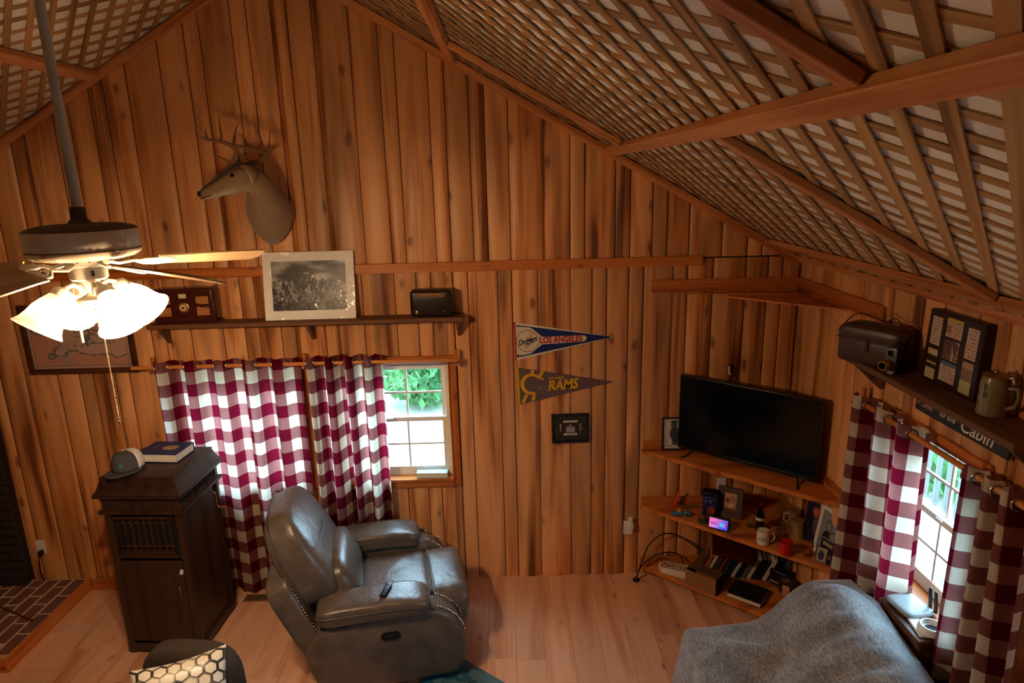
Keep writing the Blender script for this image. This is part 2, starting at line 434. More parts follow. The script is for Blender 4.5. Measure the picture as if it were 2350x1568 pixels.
# ---- ceiling: white sheeting behind diagonal lattice slats
SHEET = NT('white_roof_sheeting')
_n = SHEET.noise(SHEET.coords((4, 4, 4), False), 1.0, 5, .6)
SHEET.l(SHEET.ramp(_n, [(.3, rgb(226, 222, 214)), (.7, rgb(248, 246, 240))]), SHEET.b.inputs['Base Color'])
SHEET.b.inputs['Roughness'].default_value = .55; SHEET.bump(_n, .5, .03); SHEET = SHEET.m
SP, SWID = .155, .0345
for side in 'rl':
    mb = MB()
    def fn(u, v, side=side):
        s, t = u*(SLEN+.01), v*-YB
        return slope(side, s, t, -.0062+.009*(fbm(s*7, t*7, 3, 3)-.5)*min(1, (SLEN-s)*6, s*6, t*6))
    mb.grid(fn, 150, 170)
    mb.prism([(p.x, p.z) for p in (slope(side, -.2, 0, -.05), slope(side, SLEN, 0, -.05), slope(side, SLEN, 0, -.12), slope(side, -.2, 0, -.12))], YB-.1, .15)
    ce = tag(mb.build('ceiling', SHEET, smooth=40), 'white sheeted roof slope behind wooden lattice, '+('right' if side == 'r' else 'left')+' of the ridge', kind='structure')
    T1 = 5.2
    for d in (1, -1):
        lo, hi = (-T1, SLEN) if d == 1 else (0.0, SLEN+T1)
        c = lo+.06
        while c < hi:
            # s = c + d*t
            ts = sorted(((0-c)*d, (SLEN-c)*d)); t0, t1 = max(ts[0], 0.0), min(ts[1], T1)
            if t1-t0 > .03:
                off = .001 if d == 1 else -.0042
                p0, p1 = slope(side, c+d*t0, t0, off), slope(side, c+d*t1, t1, off)
                L = (p1-p0).length; ax = (p1-p0).normalized()
                en = (slope(side, 0, 0, 1)-slope(side, 0, 0, 0)).normalized(); wd = en.cross(ax)
                me = MB().box((0, 0, L/2), (SWID, .0048, L)).mesh('slat')
                o = link('slat', me, LATH, ce)
                M = Matrix((wd, en, ax)).transposed().to_4x4(); M.translation = p0; o.matrix_world = M
            c += SP
def bar(name, p0, p1, up, w, d, m, parent=None, label=None, cat=None, kind=None, group=None, bev=.003):
    p0, p1 = Vector(p0), Vector(p1); ax = (p1-p0).normalized(); L = (p1-p0).length
    up = Vector(up); up = (up-ax*up.dot(ax)).normalized(); wd = up.cross(ax)
    me = MB().rbox((0, 0, L/2), (w, d, L), bev, 1).mesh(name)
    o = link(name, me, m, parent); M = Matrix((wd, up, ax)).transposed().to_4x4(); M.translation = p0; o.matrix_world = M
    if label: tag(o, label, cat, group, kind)
    return o
def beam(label, side, s0, t0, s1, t1, w=.06, d=.045, off=.005):
    a, b = slope(side, s0, t0, off+d/2), slope(side, s1, t1, off+d/2)
    en = slope(side, 0, 0, 1)-slope(side, 0, 0, 0)
    return bar('roof_strip', a, b, en, w, d, RAFT, None, label, 'wooden strip', group='strips holding the ceiling lattice')
beam('long wooden strip along the lower right ceiling, ending at the gable wall', 'r', 1.53, .035, 1.53, 5.2, .072, .036)
beam('wooden strip high on the right ceiling above the deer head', 'r', 2.70, .035, 2.70, 5.2, .065, .034)
beam('wooden strip on the right ceiling just above the right wall', 'r', .27, .035, .27, 5.2, .07, .03)
beam('sloping strip close to the gable wall between the two ceiling strips', 'r', 1.575, .66, 2.66, .66, .05, .035)
beam('sloping strip at top right of the photo meeting the long strip', 'r', 1.57, 3.24, 2.66, 3.24, .058, .03)
beam('sloping strip from the long ceiling strip down to the right wall', 'r', .31, 2.20, 1.49, 2.20, .055, .03)
beam('sloping strip near the ridge on the right ceiling', 'r', 2.74, 1.9, SLEN-.04, 1.9, .05, .035)
beam('wooden strip on the left ceiling behind the fan rod', 'l', 2.61, .035, 2.61, 5.2, .07, .045)
beam('sloping strip on the left ceiling at the photo edge', 'l', 1.4, .95, 2.57, .95, .05, .035)
beam('wooden strip along the left ceiling above the left wall', 'l', .27, .035, .27, 5.2, .07, .03)
tag(bar('trim_1', slope('r', .0, .03, .03), slope('r', SLEN-.02, .03, .03), slope('r', 0, 0, 1)-slope('r', 0, 0, 0), .035, .05, RAFT), 'stained strip along the right gable edge above the panelling', kind='structure')
tag(bar('trim_2', slope('l', .0, .03, .03), slope('l', SLEN-.02, .03, .03), slope('l', 0, 0, 1)-slope('l', 0, 0, 0), .035, .05, RAFT), 'stained strip along the left gable edge above the panelling', kind='structure')
tag(bar('trim_3', (EX-.032, -.03, 2.432), (EX-.032, -5.2, 2.432), (0, 0, 1), .03, .045, RAFT), 'strip of trim along the top of the right wall', kind='structure')
tag(bar('trim_4', (-4.5, -.03, 2.425), (1.335, -.03, 2.425), (0, 0, 1), .024, .066, TRIM_Z), 'flat stained rail covering the panelling seam across the gable wall', kind='structure')
tag(bar('trim_5', (EX-.03, -.03, .0), (EX-.03, -.03, 2.41), (0, 1, 0), .018, .018, TRIM_Z), 'thin corner strip where gable wall and right wall meet', kind='structure')
tag(bar('trim_6', (-.0, -.1, 0), (0, -.1, .01), (0, 1, 0), .01, .01, TRIM_Z), '', kind='structure') if False else None

# ---- floor
tag(MB().box(((LX+EX)/2, YB/2, -.06), (EX-LX+.2, -YB+.2, .1)).build('floor', FLOORW), 'honey-coloured pine plank floor under the recliner', kind='structure')
fl = bpy.data.objects['floor']
x = LX; FW = .187; i = 0
while x < EX-.01:
    w = min(FW, EX-x); y = 0.0; k = RND.uniform(.5, 1.4)
    if x+w > -3.35:
        while y > -2.9:
            y2 = y-k
            me = MB().rbox((0, 0, -.005), (w-.0012, (y-y2)-.0006, .010), .0006, 1).mesh('floor_plank')
            o = link('floor_plank', me, FLOORW, fl); o.location = (x+w/2, (y+y2)/2, 0)
            y = y2; k = RND.uniform(1.6, 2.4)
    x += w
tag(bar('baseboard_back', (-3.26, -.03, .045), (-2.1, -.03, .045), (0, 0, 1), .02, .09, TRIM_Z), 'reddish stained baseboard beside the brick hearth', kind='structure')

# ---- windows
def window(name, label, w, h, loc, rz, cas=.055, nc=3):
    "double-hung vinyl window; local x across, z up, +y outward"
    fr = MB()
    for cx, cz, dx, dz in ((.02, h/2, .04, h), (w-.02, h/2, .04, h), (w/2, .02, w-.08, .04), (w/2, h-.02, w-.08, .04)): fr.box((cx, .075, cz), (dx, .06, dz))
    root = tag(fr.build(name, WHITE), label, kind='structure'); root.location = loc; root.rotation_euler = (0, 0, rz)
    for lo, hi, y, nm in ((.04, h*.5+.015, .06, 'lower_sash'), (h*.5-.015, h-.04, .085, 'upper_sash')):
        sb = MB(); a, b = .04, w-.04; t = .032
        sb.box((a+t/2, y, (lo+hi)/2), (t, .022, hi-lo)); sb.box((b-t/2, y, (lo+hi)/2), (t, .022, hi-lo))
        sb.box(((a+b)/2, y, lo+t/2), (b-a-2*t, .022, t)); sb.box(((a+b)/2, y, hi-t/2), (b-a-2*t, .022, t))
        s_ = sb.build(nm, WHITE, root)
        m1, m2 = (a+b)/2, (lo+hi)/2
        cs_ = [a+t+(b-a-2*t)*q/nc for q in range(nc+1)]
        for m1 in cs_[1:-1]: MB().box((m1, y, (lo+hi)/2), (.014, .012, hi-lo-2*t)).build('muntin', WHITE, s_)
        MB().box(((a+b)/2, y, m2), (b-a-2*t, .011, .014)).build('muntin', WHITE, s_)
        for x0, x1 in zip(cs_, cs_[1:]):
            for z0, z1 in ((lo+t, m2), (m2, hi-t)): MB().box(((x0+x1)/2, y+.001, (z0+z1)/2), (x1-x0, .003, z1-z0)).build('pane', PANE, s_)
    MB().rbox((w*.5, .048, h*.5+.005), (.05, .016, .012), .004).build('sash_lock', WHITE, root)
    for cx, cz, dx, dz, mm in ((-cas/2+.004, h/2, cas, h+2*cas, TRIM_Z), (w+cas/2-.004, h/2, cas, h+2*cas, TRIM_Z), (w/2, h+cas/2-.004, w-.008, cas, TRIM_X)):
        MB().rbox((cx, -.024, cz), (dx, .02, dz), .003, 1).build('casing', mm, root)
    MB().rbox((w/2, .004, -.008), (w-.002, .096, .024), .003, 1).build('sill', TRIM_X, root)
    MB().rbox((w/2, -.026, -.045), (w-.01, .018, .04), .003, 1).build('casing', TRIM_X, root)
    for x in (.0035, w-.0035): MB().box((x, .0, h/2), (.007, .09, h)).build('jamb_liner', TRIM_Z, root)
    return root
window('window_1', 'white double-hung window hidden behind the wider checked curtain', WIN_A[1]-WIN_A[0], WIN_Z[1]-WIN_Z[0], (WIN_A[0], 0, WIN_Z[0]), 0)
window('window_2', 'white double-hung window half uncovered in the gable wall', WIN_B[1]-WIN_B[0], WIN_Z[1]-WIN_Z[0], (WIN_B[0], 0, WIN_Z[0]), 0)
window('window_3', 'white double-hung window between checked curtains in the right wall', WIN_R[1]-WIN_R[0], WINR_Z[1]-WINR_Z[0], (EX, WIN_R[1], WINR_Z[0]), -pi/2, nc=2)

window('window_4', 'white double-hung window added out of view in the right wall for daylight', WIN_S[1]-WIN_S[0], WINR_Z[1]-WINR_Z[0], (EX, WIN_S[1], WINR_Z[0]), -pi/2)

# ---- brick hearth and chimney
BRICK = mat('dark_red_brick', rgb(112, 70, 56), .8, var=.3, scale=30, bump=.4)
BRICKD = mat('dark_chimney_brick', rgb(44, 28, 22), .85, var=.3, scale=30, bump=.4)  # chimney brick in a much darker brown than the hearth brick
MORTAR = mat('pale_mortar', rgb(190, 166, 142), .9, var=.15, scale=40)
MORTARD = mat('dark_chimney_mortar', rgb(34, 22, 17), .9, var=.15, scale=40)  # chimney mortar, darker still than its bricks
hearth = thing('brick_hearth', 'low brick hearth with pale mortar and wooden edge at lower left', 'hearth', (-3.27, 0, 0))
MB().box((-.77, -.465, .0475), (1.5, .87, .093)).build('mortar_bed', MORTAR, hearth)
me_b = MB().rbox((0, 0, 0), (.085, .192, .024), .005, 1).mesh('brick')
for r in range(10):
    y = -.035-(.1 if r % 2 else 0)
    if r % 2:
        o = link('brick', MB().rbox((0, 0, 0), (.085, .088, .024), .005, 1).mesh('brick'), BRICK, hearth); o.location = (-.068-r*.102, -.083, .086)
    k = 0
    while True:
        yc = y-.1-k*.209-(.002 if r % 2 == 0 else 0)
        if yc-.1 < -.9: break
        o = link('brick', me_b, BRICK, hearth); o.location = (-.068-r*.102, yc, .086+RND.uniform(-.001, .002)); o.rotation_euler = (0, 0, RND.uniform(-.02, .02)); k += 1
MB().rbox((-.01, -.46, .05), (.02, .91, .1), .003, 1).build('edge_board', TRIM_Y, hearth)
MB().rbox((-.77, -.905, .05), (1.5, .02, .1), .003, 1).build('edge_board', TRIM_X, hearth)
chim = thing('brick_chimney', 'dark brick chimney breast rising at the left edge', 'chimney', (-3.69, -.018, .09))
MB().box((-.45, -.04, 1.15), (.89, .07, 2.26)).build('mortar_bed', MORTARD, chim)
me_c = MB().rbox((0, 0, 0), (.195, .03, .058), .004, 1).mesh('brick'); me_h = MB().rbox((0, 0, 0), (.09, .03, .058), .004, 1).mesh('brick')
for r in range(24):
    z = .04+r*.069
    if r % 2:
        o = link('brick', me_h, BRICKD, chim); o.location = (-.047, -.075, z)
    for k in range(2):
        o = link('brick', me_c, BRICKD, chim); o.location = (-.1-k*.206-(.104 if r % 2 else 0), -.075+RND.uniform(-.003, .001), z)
# ================================================================== curtains
def check_mat():
    k = NT('buffalo_check_cotton')
    uv = k.new('ShaderNodeUVMap'); sp = k.new('ShaderNodeSeparateXYZ'); k.l(uv.outputs[0], sp.inputs[0])
    def band(o): return k.math('LESS_THAN', k.math('FRACT', k.math('MULTIPLY', o, .5)), .5)
    a, b = band(sp.outputs[0]), band(sp.outputs[1])
    f = k.math('MULTIPLY', k.math('ADD', a, b), .5)
    c = k.ramp(f, [(0.0, rgb(236, 226, 204)), (.5, rgb(150, 92, 88)), (1.0, rgb(104, 14, 34))])
    for n in k.n:
        if n.type == 'VALTORGB': n.color_ramp.interpolation = 'CONSTANT'; n.color_ramp.elements[1].position = .4; n.color_ramp.elements[2].position = .9
    wv = k.noise(k.coords((300, 300, 40), False), 1.0, 2)
    c = k.mix(.18, c, k.ramp(wv, [(.3, (.3, .3, .3)), (.7, (1, 1, 1))]), 'MULTIPLY')
    k.n.remove(k.b)
    d = k.new('ShaderNodeBsdfDiffuse'); t = k.new('ShaderNodeBsdfTranslucent'); m = k.new('ShaderNodeMixShader')
    k.l(c, d.inputs[0]); k.l(c, t.inputs[0]); m.inputs[0].default_value = .55
    k.l(d.outputs[0], m.inputs[1]); k.l(t.outputs[0], m.inputs[2]); k.l(m.outputs[0], k.out.inputs[0]); return k.m
CHECK = check_mat()
GROM = mat('nickel_grommet', rgb(190, 188, 182), .25, 1.0, var=.05)
def curtain(label, p0, p1, zt, zb, n, amp, size=.088, u0=0.0, rod_r=.013, nu=260, nv=60, seed=1, flare=0.0, lean=0.0, group=None):
    "grommet curtain hung from p0 to p1 (plan points); folds swing either side of the rod"
    a, b = Vector((*p0, 0)), Vector((*p1, 0)); ax = (b-a); L = ax.length; ax.normalize(); nn = Vector((ax.y, -ax.x, 0))
    rr = random.Random(seed); ph = [rr.uniform(0, 6.28) for _ in range(6)]; wj = [rr.uniform(-.35, .35) for _ in range(n+2)]
    def pt(t, v):
        x = t*n*2*pi; am = amp*(1+.25*sin(x*.31+ph[0]))
        wob = v*(.022*sin(x*.5+ph[1]+1.3*v)+.014*sin(x*1.7+ph[2]-2*v))
        sq = sin(x+.55*v*sin(x*.37+ph[3]))
        off = am*(sq+.12*sin(3*x)*(1-v))*(1+.12*v)+wob
        al = t*L+.25*L/n/2*sin(2*x+ph[4])*(.3+.5*v)*.3+flare*v*(t-.5)+lean*v
        return a+ax*al+nn*off+Vector((0, 0, zt-(zt-zb)*v+(.006*sin(x)+.004*sin(2.3*x+ph[5]))*(1 if v < .01 else (v if v > .98 else .0))))
    rows = [[pt(i/(nu-1), j/(nv-1)) for i in range(nu)] for j in range(nv)]
    us = [0.0]
    for i in range(1, nu): us.append(us[-1]+(rows[0][i]-rows[0][i-1]).length)
    root = thing('checked_curtain', label, 'curtain', (a+b)/2, 0, group); off = Vector((a+b)/2)
    vs_ = [tuple(p-off) for r in rows for p in r]
    fs = [(j*nu+i, j*nu+i+1, (j+1)*nu+i+1, (j+1)*nu+i) for j in range(nv-1) for i in range(nu-1)]
    me = bpy.data.meshes.new('cloth'); me.from_pydata(vs_, [], fs); uvl = me.uv_layers.new(name='UVMap'); q = []
    for j in range(nv-1):
        for i in range(nu-1):
            for (ii, jj) in ((i, j), (i+1, j), (i+1, j+1), (i, j+1)):
                q += [us[ii]/size+u0, (zt-(zt-zb)*jj/(nv-1))/size+40]
    uvl.data.foreach_set('uv', q); me.update(); me.shade_smooth()
    link('cloth', me, CHECK, root)
    # grommets where the cloth crosses the rod line
    zr = zt-.045
    for c in range(2*n):
        t = (c+.5)/(2*n)+.0; t = c/(2*n)+.001 if c else .012
        p = pt(min(.99, t), .0); p.z = zr; p2 = pt(min(.995, t+.002), 0.0); tg = (p2-p); tg.z = 0
        if tg.length < 1e-6: tg = nn.copy()
        tg.normalize(); nrm = Vector((tg.y, -tg.x, 0))
        pts = [p-off+tg*(.025*cos(q2))+Vector((0, 0, .025*sin(q2))) for q2 in [2*pi*z/18 for z in range(18)]]
        MB().tube(pts, .0055, 6, closed=True).build('grommet', GROM, root, 60)
    return root
YROD = -.125
curtain('wider red and white buffalo check curtain over the left window', (-2.46, YROD), (-1.45, YROD), 1.835, .02, 5, .046, u0=.35, seed=3, group='buffalo check curtains')
curtain('bunched narrow buffalo check curtain beside the uncovered window pane', (-1.415, YROD), (-.885, YROD), 1.84, .02, 4, .062, u0=.8, seed=5, group='buffalo check curtains')
curtain('buffalo check curtain between the television and the right window', (1.93, -1.08), (1.93, -1.68), 1.81, .12, 3, .048, size=.083, u0=.5, seed=8, group='buffalo check curtains')
curtain('shadowed buffalo check curtain at the lower right edge', (1.93, -1.985), (1.93, -2.32), 1.80, .12, 3, .042, size=.083, u0=.2, seed=11, flare=.10, lean=.0, group='buffalo check curtains')
# rods and their wooden holders
DOWEL = wood('dowel_wood', rgb(206, 130, 62), rgb(186, 106, 44), rgb(130, 64, 22), 'z', rough=.4, knots=False)
def rod(label, p0, p1, r, brackets, face):
    t = thing('curtain_rod', label, 'curtain rod', p0); p0, p1 = Vector(p0), Vector(p1)
    o = MB().tube([(0, 0, 0), (0, 0, (p1-p0).length)], r, 14).build('dowel', DOWEL, t, 40)
    o.rotation_euler = (p1-p0).to_track_quat('Z', 'Y').to_euler()
    for q in brackets:
        v = Vector(q)-p0
        MB().rbox(v+Vector(face)*.042+Vector((0, 0, .005)), (.022 if face[0] == 0 else .02, .022, .12) if face[0] == 0 else (.02, .022, .12), .003, 1).build('bracket_plate', TRIM_Z, t)
        MB().rbox(v+Vector(face)*.02-Vector((0, 0, .02)), (.02, .085, .018) if face[0] == 0 else (.085, .02, .018), .003, 1).build('bracket_arm', TRIM_Z, t)
    return t
rod('wooden dowel curtain rod above the gable wall windows', (-2.62, YROD, 1.79), (-.36, YROD, 1.79), .014, [(-2.49, YROD, 1.79), (-1.432, YROD, 1.79), (-.375, YROD, 1.79)], (0, 1, 0))
rod('wooden dowel curtain rod over the right wall window', (1.93, -1.04, 1.765), (1.93, -2.50, 1.765), .014, [(1.93, -1.055, 1.765), (1.93, -2.36, 1.765)], (1, 0, 0))

# ================================================================== recliner
def leather():
    k = NT('taupe_leather')
    n = k.noise(k.coords((9, 9, 9), False), 1.0, 4, .6, .4); f = k.noise(k.coords((160, 160, 160), False), 1.0, 3)
    k.l(k.ramp(n, [(.3, rgb(76, 66, 58)), (.7, rgb(104, 91, 80))]), k.b.inputs['Base Color'])
    k.b.inputs['Roughness'].default_value = .31; k.b.inputs['Specular IOR Level'].default_value = .55
    k.bump(k.math('ADD', k.math('MULTIPLY', n, 1.5), k.math('MULTIPLY', f, .25)), .32, .012); return k.m
LEATHER = leather()
SEAM = mat('dark_leather_piping', rgb(74, 64, 56), .4)
NAIL = mat('nickel_nailhead', rgb(214, 208, 196), .25, 1.0, var=.05)
rec = thing('leather_recliner', 'taupe leather recliner with nailhead trim and padded arms', 'recliner', (-.86, -.70, 0), radians(12))
def rot_y(a): return Euler((0, radians(a), 0))
# sides: outline in local x (forward), z
side = [(-.40, .04), (.40, .04), (.455, .12), (.468, .24), (.45, .36), (.40, .45), (.31, .515), (.18, .535), (-.36, .50), (-.47, .40), (-.49, .28)]
for sy in (-1, 1):
    bm = bmesh.new(); vv = [bm.verts.new((x, sy*.30, z)) for x, z in side]; f = bm.faces.new(vv)
    r = bmesh.ops.extrude_face_region(bm, geom=[f]); 
    for v in r['geom']:
        if isinstance(v, bmesh.types.BMVert): v.co.y = sy*.475
    bmesh.ops.recalc_face_normals(bm, faces=bm.faces[:])
    bmesh.ops.bevel(bm, geom=[e for e in bm.edges if abs(e.verts[0].co.y-e.verts[1].co.y) < .01], offset=.04, segments=4, affect='EDGES', profile=.5)
    me = bpy.data.meshes.new('side_panel'); bm.to_mesh(me); bm.free(); me.shade_smooth(); me.set_sharp_from_angle(angle=radians(50))
    link('side_panel', me, LEATHER, rec)
    def padf(p):
        p = p.copy(); p.z += -.035*max(0, p.x/.34)**3-.01*max(0, -p.x/.34)**2; p.y *= 1+.05*p.x/.34; return p
    pad = MB().puff((-.07, sy*.388, .572), (.66, .235, .125), .42, .28, n=44, m=20, fn=padf).build('arm_pad', LEATHER, rec, 60)
    pts = [padf(Vector((.33*math.copysign(abs(cos(a))**.28, cos(a)), .1175*math.copysign(abs(sin(a))**.28, sin(a)), .012)))+Vector((-.07, sy*.388, .572)) for a in [2*pi*(q+.5)/72 for q in range(72)]]
    MB().tube(pts, .0045, 6, closed=True).build('piping', SEAM, pad, 60)
    MB().tube([padf(Vector((-.02, y, .066)))+Vector((-.07, sy*.388, .568)) for y in (-.09, -.05, 0, .05, .09)], .0025, 5).build('stitching', SEAM, pad, 60)
    arc = [(.30, .522), (.36, .487), (.408, .44), (.442, .385), (.46, .32)]
    nb = MB()
    for a_, b_ in zip(arc, arc[1:]):
        for q in range(4):
            t_ = q/4; x_, z_ = a_[0]+(b_[0]-a_[0])*t_, a_[1]+(b_[1]-a_[1])*t_
            for yy in (.325, .452): nb.puff((x_+.003, sy*yy, z_+.003), (.013, .013, .013), 1, 1, n=6, m=4)
    nb.build('nailhead_row', NAIL, rec, 60, kind='stuff')
MB().rbox((-.03, 0, .19), (.80, .60, .28), .03, 3).build('frame', LEATHER, rec, 50)
def seatf(p):
    p = p.copy(); p.z += .012*sin(p.x*40+3*sin(p.y*9))*(1-(p.x/.3)**2)*.35; return p
MB().puff((.0, 0, .40), (.60, .585, .20), .35, .25, n=52, m=18, fn=seatf).build('seat_cushion', LEATHER, rec, 60)
def footf(p):
    p = p.copy(); p.x += .05*(p.z/.2)-.03*(p.z/.2)**2; return p
ft = MB().puff((.375, 0, .28), (.26, .60, .45), .38, .22, n=52, m=22, fn=footf).build('footrest', LEATHER, rec, 60)
MB().tube([(.30, y, .497-.01*(y/.28)**2) for y in [-.28+.04*q for q in range(15)]], .004, 6).build('stitching', SEAM, ft, 60)
# back: shell, cushion, lumbar roll
Rb = rot_y(-24)
def place(c): return Matrix.Translation(c) @ Rb.to_matrix().to_4x4()
Ms = place((-.385, 0, .475))
def shf(p):
    p = p.copy(); p.y *= 1-.05*(p.z/.33); p.x -= .05*max(0, abs(p.y)/.36)**2*0; return p
sh = MB().puff((-.095, 0, .07), (.15, .86, .62), .30, .16, rot=(0, 0, 0), n=48, m=24, fn=shf)
sh.v = [Ms @ p for p in sh.v]; shell = sh.build('back_shell', LEATHER, rec, 60)
nb = MB()
for sy in (-1, 1):
    for q in range(26):
        z_ = -.20+q*.020; nb.puff(Ms @ Vector((-.022, sy*(.425-.05*(z_-.07)/.33), z_)), (.014, .014, .014), 1, 1, n=6, m=4)
nb.build('nailhead_row', NAIL, shell, 60, kind='stuff')
def bcf(p):
    p = p.copy(); t = (p.z/.30); p.y *= 1-.16*max(0, t)**2; p.x *= 1-.16*t; return p
bc = MB().puff((.055, 0, .345), (.27, .70, .64), .5, .34, n=52, m=26, fn=bcf); bc.v = [Ms @ p for p in bc.v]
bco = bc.build('back_cushion', LEATHER, rec, 60)
for xo in (.02, .145):
    pts = []
    for q in range(80):
        a = 2*pi*q/80; y = .345*math.copysign(abs(cos(a))**.42, cos(a)); z = .315*math.copysign(abs(sin(a))**.42, sin(a))
        k_ = 1.0 if xo < .1 else .90
        p = bcf(Vector(((xo-.075), y*k_, z*k_))); pts.append(Ms @ (p*1.04+Vector((.055, 0, .345))))
    MB().tube(pts, .0045 if xo < .1 else .0035, 6, closed=True).build('piping', SEAM, bco, 60)
MB().tube([Ms @ Vector((.197-.06*(y/.3)**2, y, .33+.05*(1-(y/.3)**2))) for y in [-.27+.03*q for q in range(19)]], .003, 5).build('stitching', SEAM, bco, 60)
lb = MB().puff((.165, 0, .085), (.21, .60, .33), .62, .42, n=44, m=20); lb.v = [Ms @ p for p in lb.v]
lbo = lb.build('lumbar_roll', LEATHER, rec, 60)
MB().tube([Ms @ Vector((.15+.0*q, .283*math.copysign(abs(cos(a))**.5, cos(a)), .10+.168*math.copysign(abs(sin(a))**.5, sin(a)))) for q, a in [(q, 2*pi*q/64) for q in range(64)]], .004, 6, closed=True).build('piping', SEAM, lbo, 60)
hd = MB().prism([(.012+s_*.03+.026*cos(a), .395+.026*sin(a)) for s_, a0 in ((1, -90), (-1, 90)) for a in [radians(a0+q*15) for q in range(13)]], -.483, -.47).build('recline_handle', BLACK, rec, 60, label='black oval handle recessed in the near side')
MB().puff((.012, -.483, .393), (.07, .010, .024), .4, .6, n=20, m=8).build('lever', BLACKM, hd, 60)
for x_ in (-.33, .33):
    for y_ in (-.36, .36): MB().cyl((x_, y_, .002), (x_, y_, .05), .022, n=12).build('foot', BLACKM, rec, 40)
# remote on the near arm
M_ = Matrix.Translation((-.86, -.70, 0)) @ Matrix.Rotation(radians(12), 4, 'Z')
rp = M_ @ Vector((.005, -.385, .6365))
rm = thing('remote_control', 'small black television remote lying on the near recliner arm', 'remote', rp, radians(80))
MB().rbox((0, 0, .009), (.135, .038, .016), .006, 2).build('case', BLACK, rm, 40)
for q in range(5):
    for j in (-1, 1): MB().cyl((-.05+q*.018, j*.009, .016), (-.05+q*.018, j*.009, .019), .004, n=8).build('button', BLACKM, rm, 40)
MB().puff((.045, 0, .0185), (.02, .02, .004), .6, 1, n=12, m=6).build('button', mat('purple_button', rgb(110, 80, 170), .4), rm, 60)

# ================================================================== sofa under the grey throw
SOFA = mat('dark_sofa_fabric', rgb(60, 50, 44), .9, var=.15, bump=.3)
sofa = thing('draped_sofa', 'dark sofa hidden beneath the grey throw by the right window', 'sofa', (1.4, -2.2, 0))
MB().rbox((-.06, -.25, .22), (.72, 1.5, .36), .04, 3).build('base', SOFA, sofa, 40)
MB().rbox((.20, -.25, .52), (.18, 1.45, .68), .07, 4).build('backrest', SOFA, sofa, 40)
MB().rbox((-.03, .56, .33), (.70, .17, .46), .06, 4).build('armrest', SOFA, sofa, 40)
for x_ in (-.36, .22):
    for y_ in (-.9, .5): MB().cyl((x_, y_, .0), (x_, y_, .06), .025, n=10).build('foot', BLACKM, sofa, 40)
def throw_mat():
    k = NT('heather_grey_throw')
    a = k.noise(k.coords((150, 26, 110), False), 1.0, 4, .65, 1.5); b = k.noise(k.coords((7, 9, 8), False), 1.0, 3)
    c = k.ramp(k.math('ADD', k.math('MULTIPLY', a, .75), k.math('MULTIPLY', b, .25)), [(.36, rgb(84, 84, 86)), (.5, rgb(132, 132, 134)), (.62, rgb(176, 176, 176))])
    k.l(c, k.b.inputs['Base Color']); k.b.inputs['Roughness'].default_value = .95
    k.b.inputs['Sheen Weight'].default_value = .4; k.b.inputs['Sheen Roughness'].default_value = .5; k.b.inputs['Specular IOR Level'].default_value = .15
    k.bump(a, .35, .006); return k.m
def smax(a, b, k=.10):
    h = max(0.0, k-abs(a-b))/k; return max(a, b)+h*h*k*.25
def throw_z(x, y):
    xr = 1.615
    dome = .965-.02*smooth(-1.75, -2.4, y)
    dx = (x-xr)
    back = dome-(.9*dx*dx/.16 if dx > 0 else .42*smooth(0, .55, -dx)+.9*max(0, -dx-.10)*.25)
    back -= .36*smooth(-1.66, -1.40, y)**1.5
    arm = .655-2.6*max(0, abs(y+1.60)-.10)**1.4-.02*smooth(1.2, .95, x)
    seat = .50
    tent = .50+.40*smooth(.9, 1.62, x)**2.2-.16*abs(y+1.68)
    w = (y+1.60)*1.0+(x-1.0)*.42                     # long folds running from the arm up to the back
    fold = (.016*sin(w*30+1.5)+.008*sin(w*57+x*2))*smooth(1.66, 1.45, x)*smooth(-1.50, -1.72, y)
    return smax(smax(back, arm, .16), smax(seat, tent, .1), .14)+fold
thr = MB(); NU, NVv = 110, 120
def thf(u, v):
    # u: from the front hem over the top to the back hem; v: from the far hem toward the viewer
    y = -1.42-(v-.10)/.9*1.5 if v > .10 else -1.42+.035*sin(v*10*pi/2)
    x = .93+(u-.12)/.80*.88 if .12 < u < .92 else (.93-.05*sin((.12-u)/.12*pi/2) if u <= .12 else 1.81+.01*sin((u-.92)/.08*pi/2))
    z = throw_z(max(.93, min(1.81, x)), min(-1.42, y))
    if v < .10: z -= (z-.10)*(1-v/.10)**.8; y += .02*sin(x*28)*(1-v/.1); x += .012*sin(x*31)*(1-v/.1)
    if u < .12: z -= (z-.10)*((.12-u)/.12)**.85; x += .022*sin(y*30+1)*((.12-u)/.12)
    if u > .92: z -= (z-.35)*((u-.92)/.08)
    return (x, y, z)
thr.grid(thf, NU, NVv)
tag(thr.build('throw_blanket', throw_mat(), smooth=180), 'fuzzy heather grey throw draped over the sofa at lower right', 'blanket')
bpy.data.objects['throw_blanket'].modifiers.new('thickness', 'SOLIDIFY').thickness = -.008

# ================================================================== armchair and cushion at the bottom edge
CHAIRF = mat('dark_brown_upholstery', rgb(52, 42, 35), .9, var=.15, scale=60, bump=.3)
ac = thing('dark_armchair', 'dark brown upholstered armchair cut off by the bottom edge', 'armchair', (-1.66, -2.06, 0), radians(-6))
MB().rbox((0, 0, .22), (.66, .68, .36), .06, 4).build('base', CHAIRF, ac, 50)
MB().puff((0, .0, .44), (.56, .58, .16), .5, .3).build('seat_cushion', CHAIRF, ac, 60)
MB().puff((.0, .335, .55), (.50, .17, .54), .6, .5, n=40, m=20).build('backrest', CHAIRF, ac, 60)
for s_ in (-1, 1): MB().puff((s_*.36, -.02, .42), (.16, .72, .42), .4, .35, n=36, m=18).build('armrest', CHAIRF, ac, 60)
for x_ in (-.28, .28):
    for y_ in (-.28, .28): MB().cyl((x_, y_, 0), (x_, y_, .06), .02, n=10).build('foot', BLACKM, ac, 40)
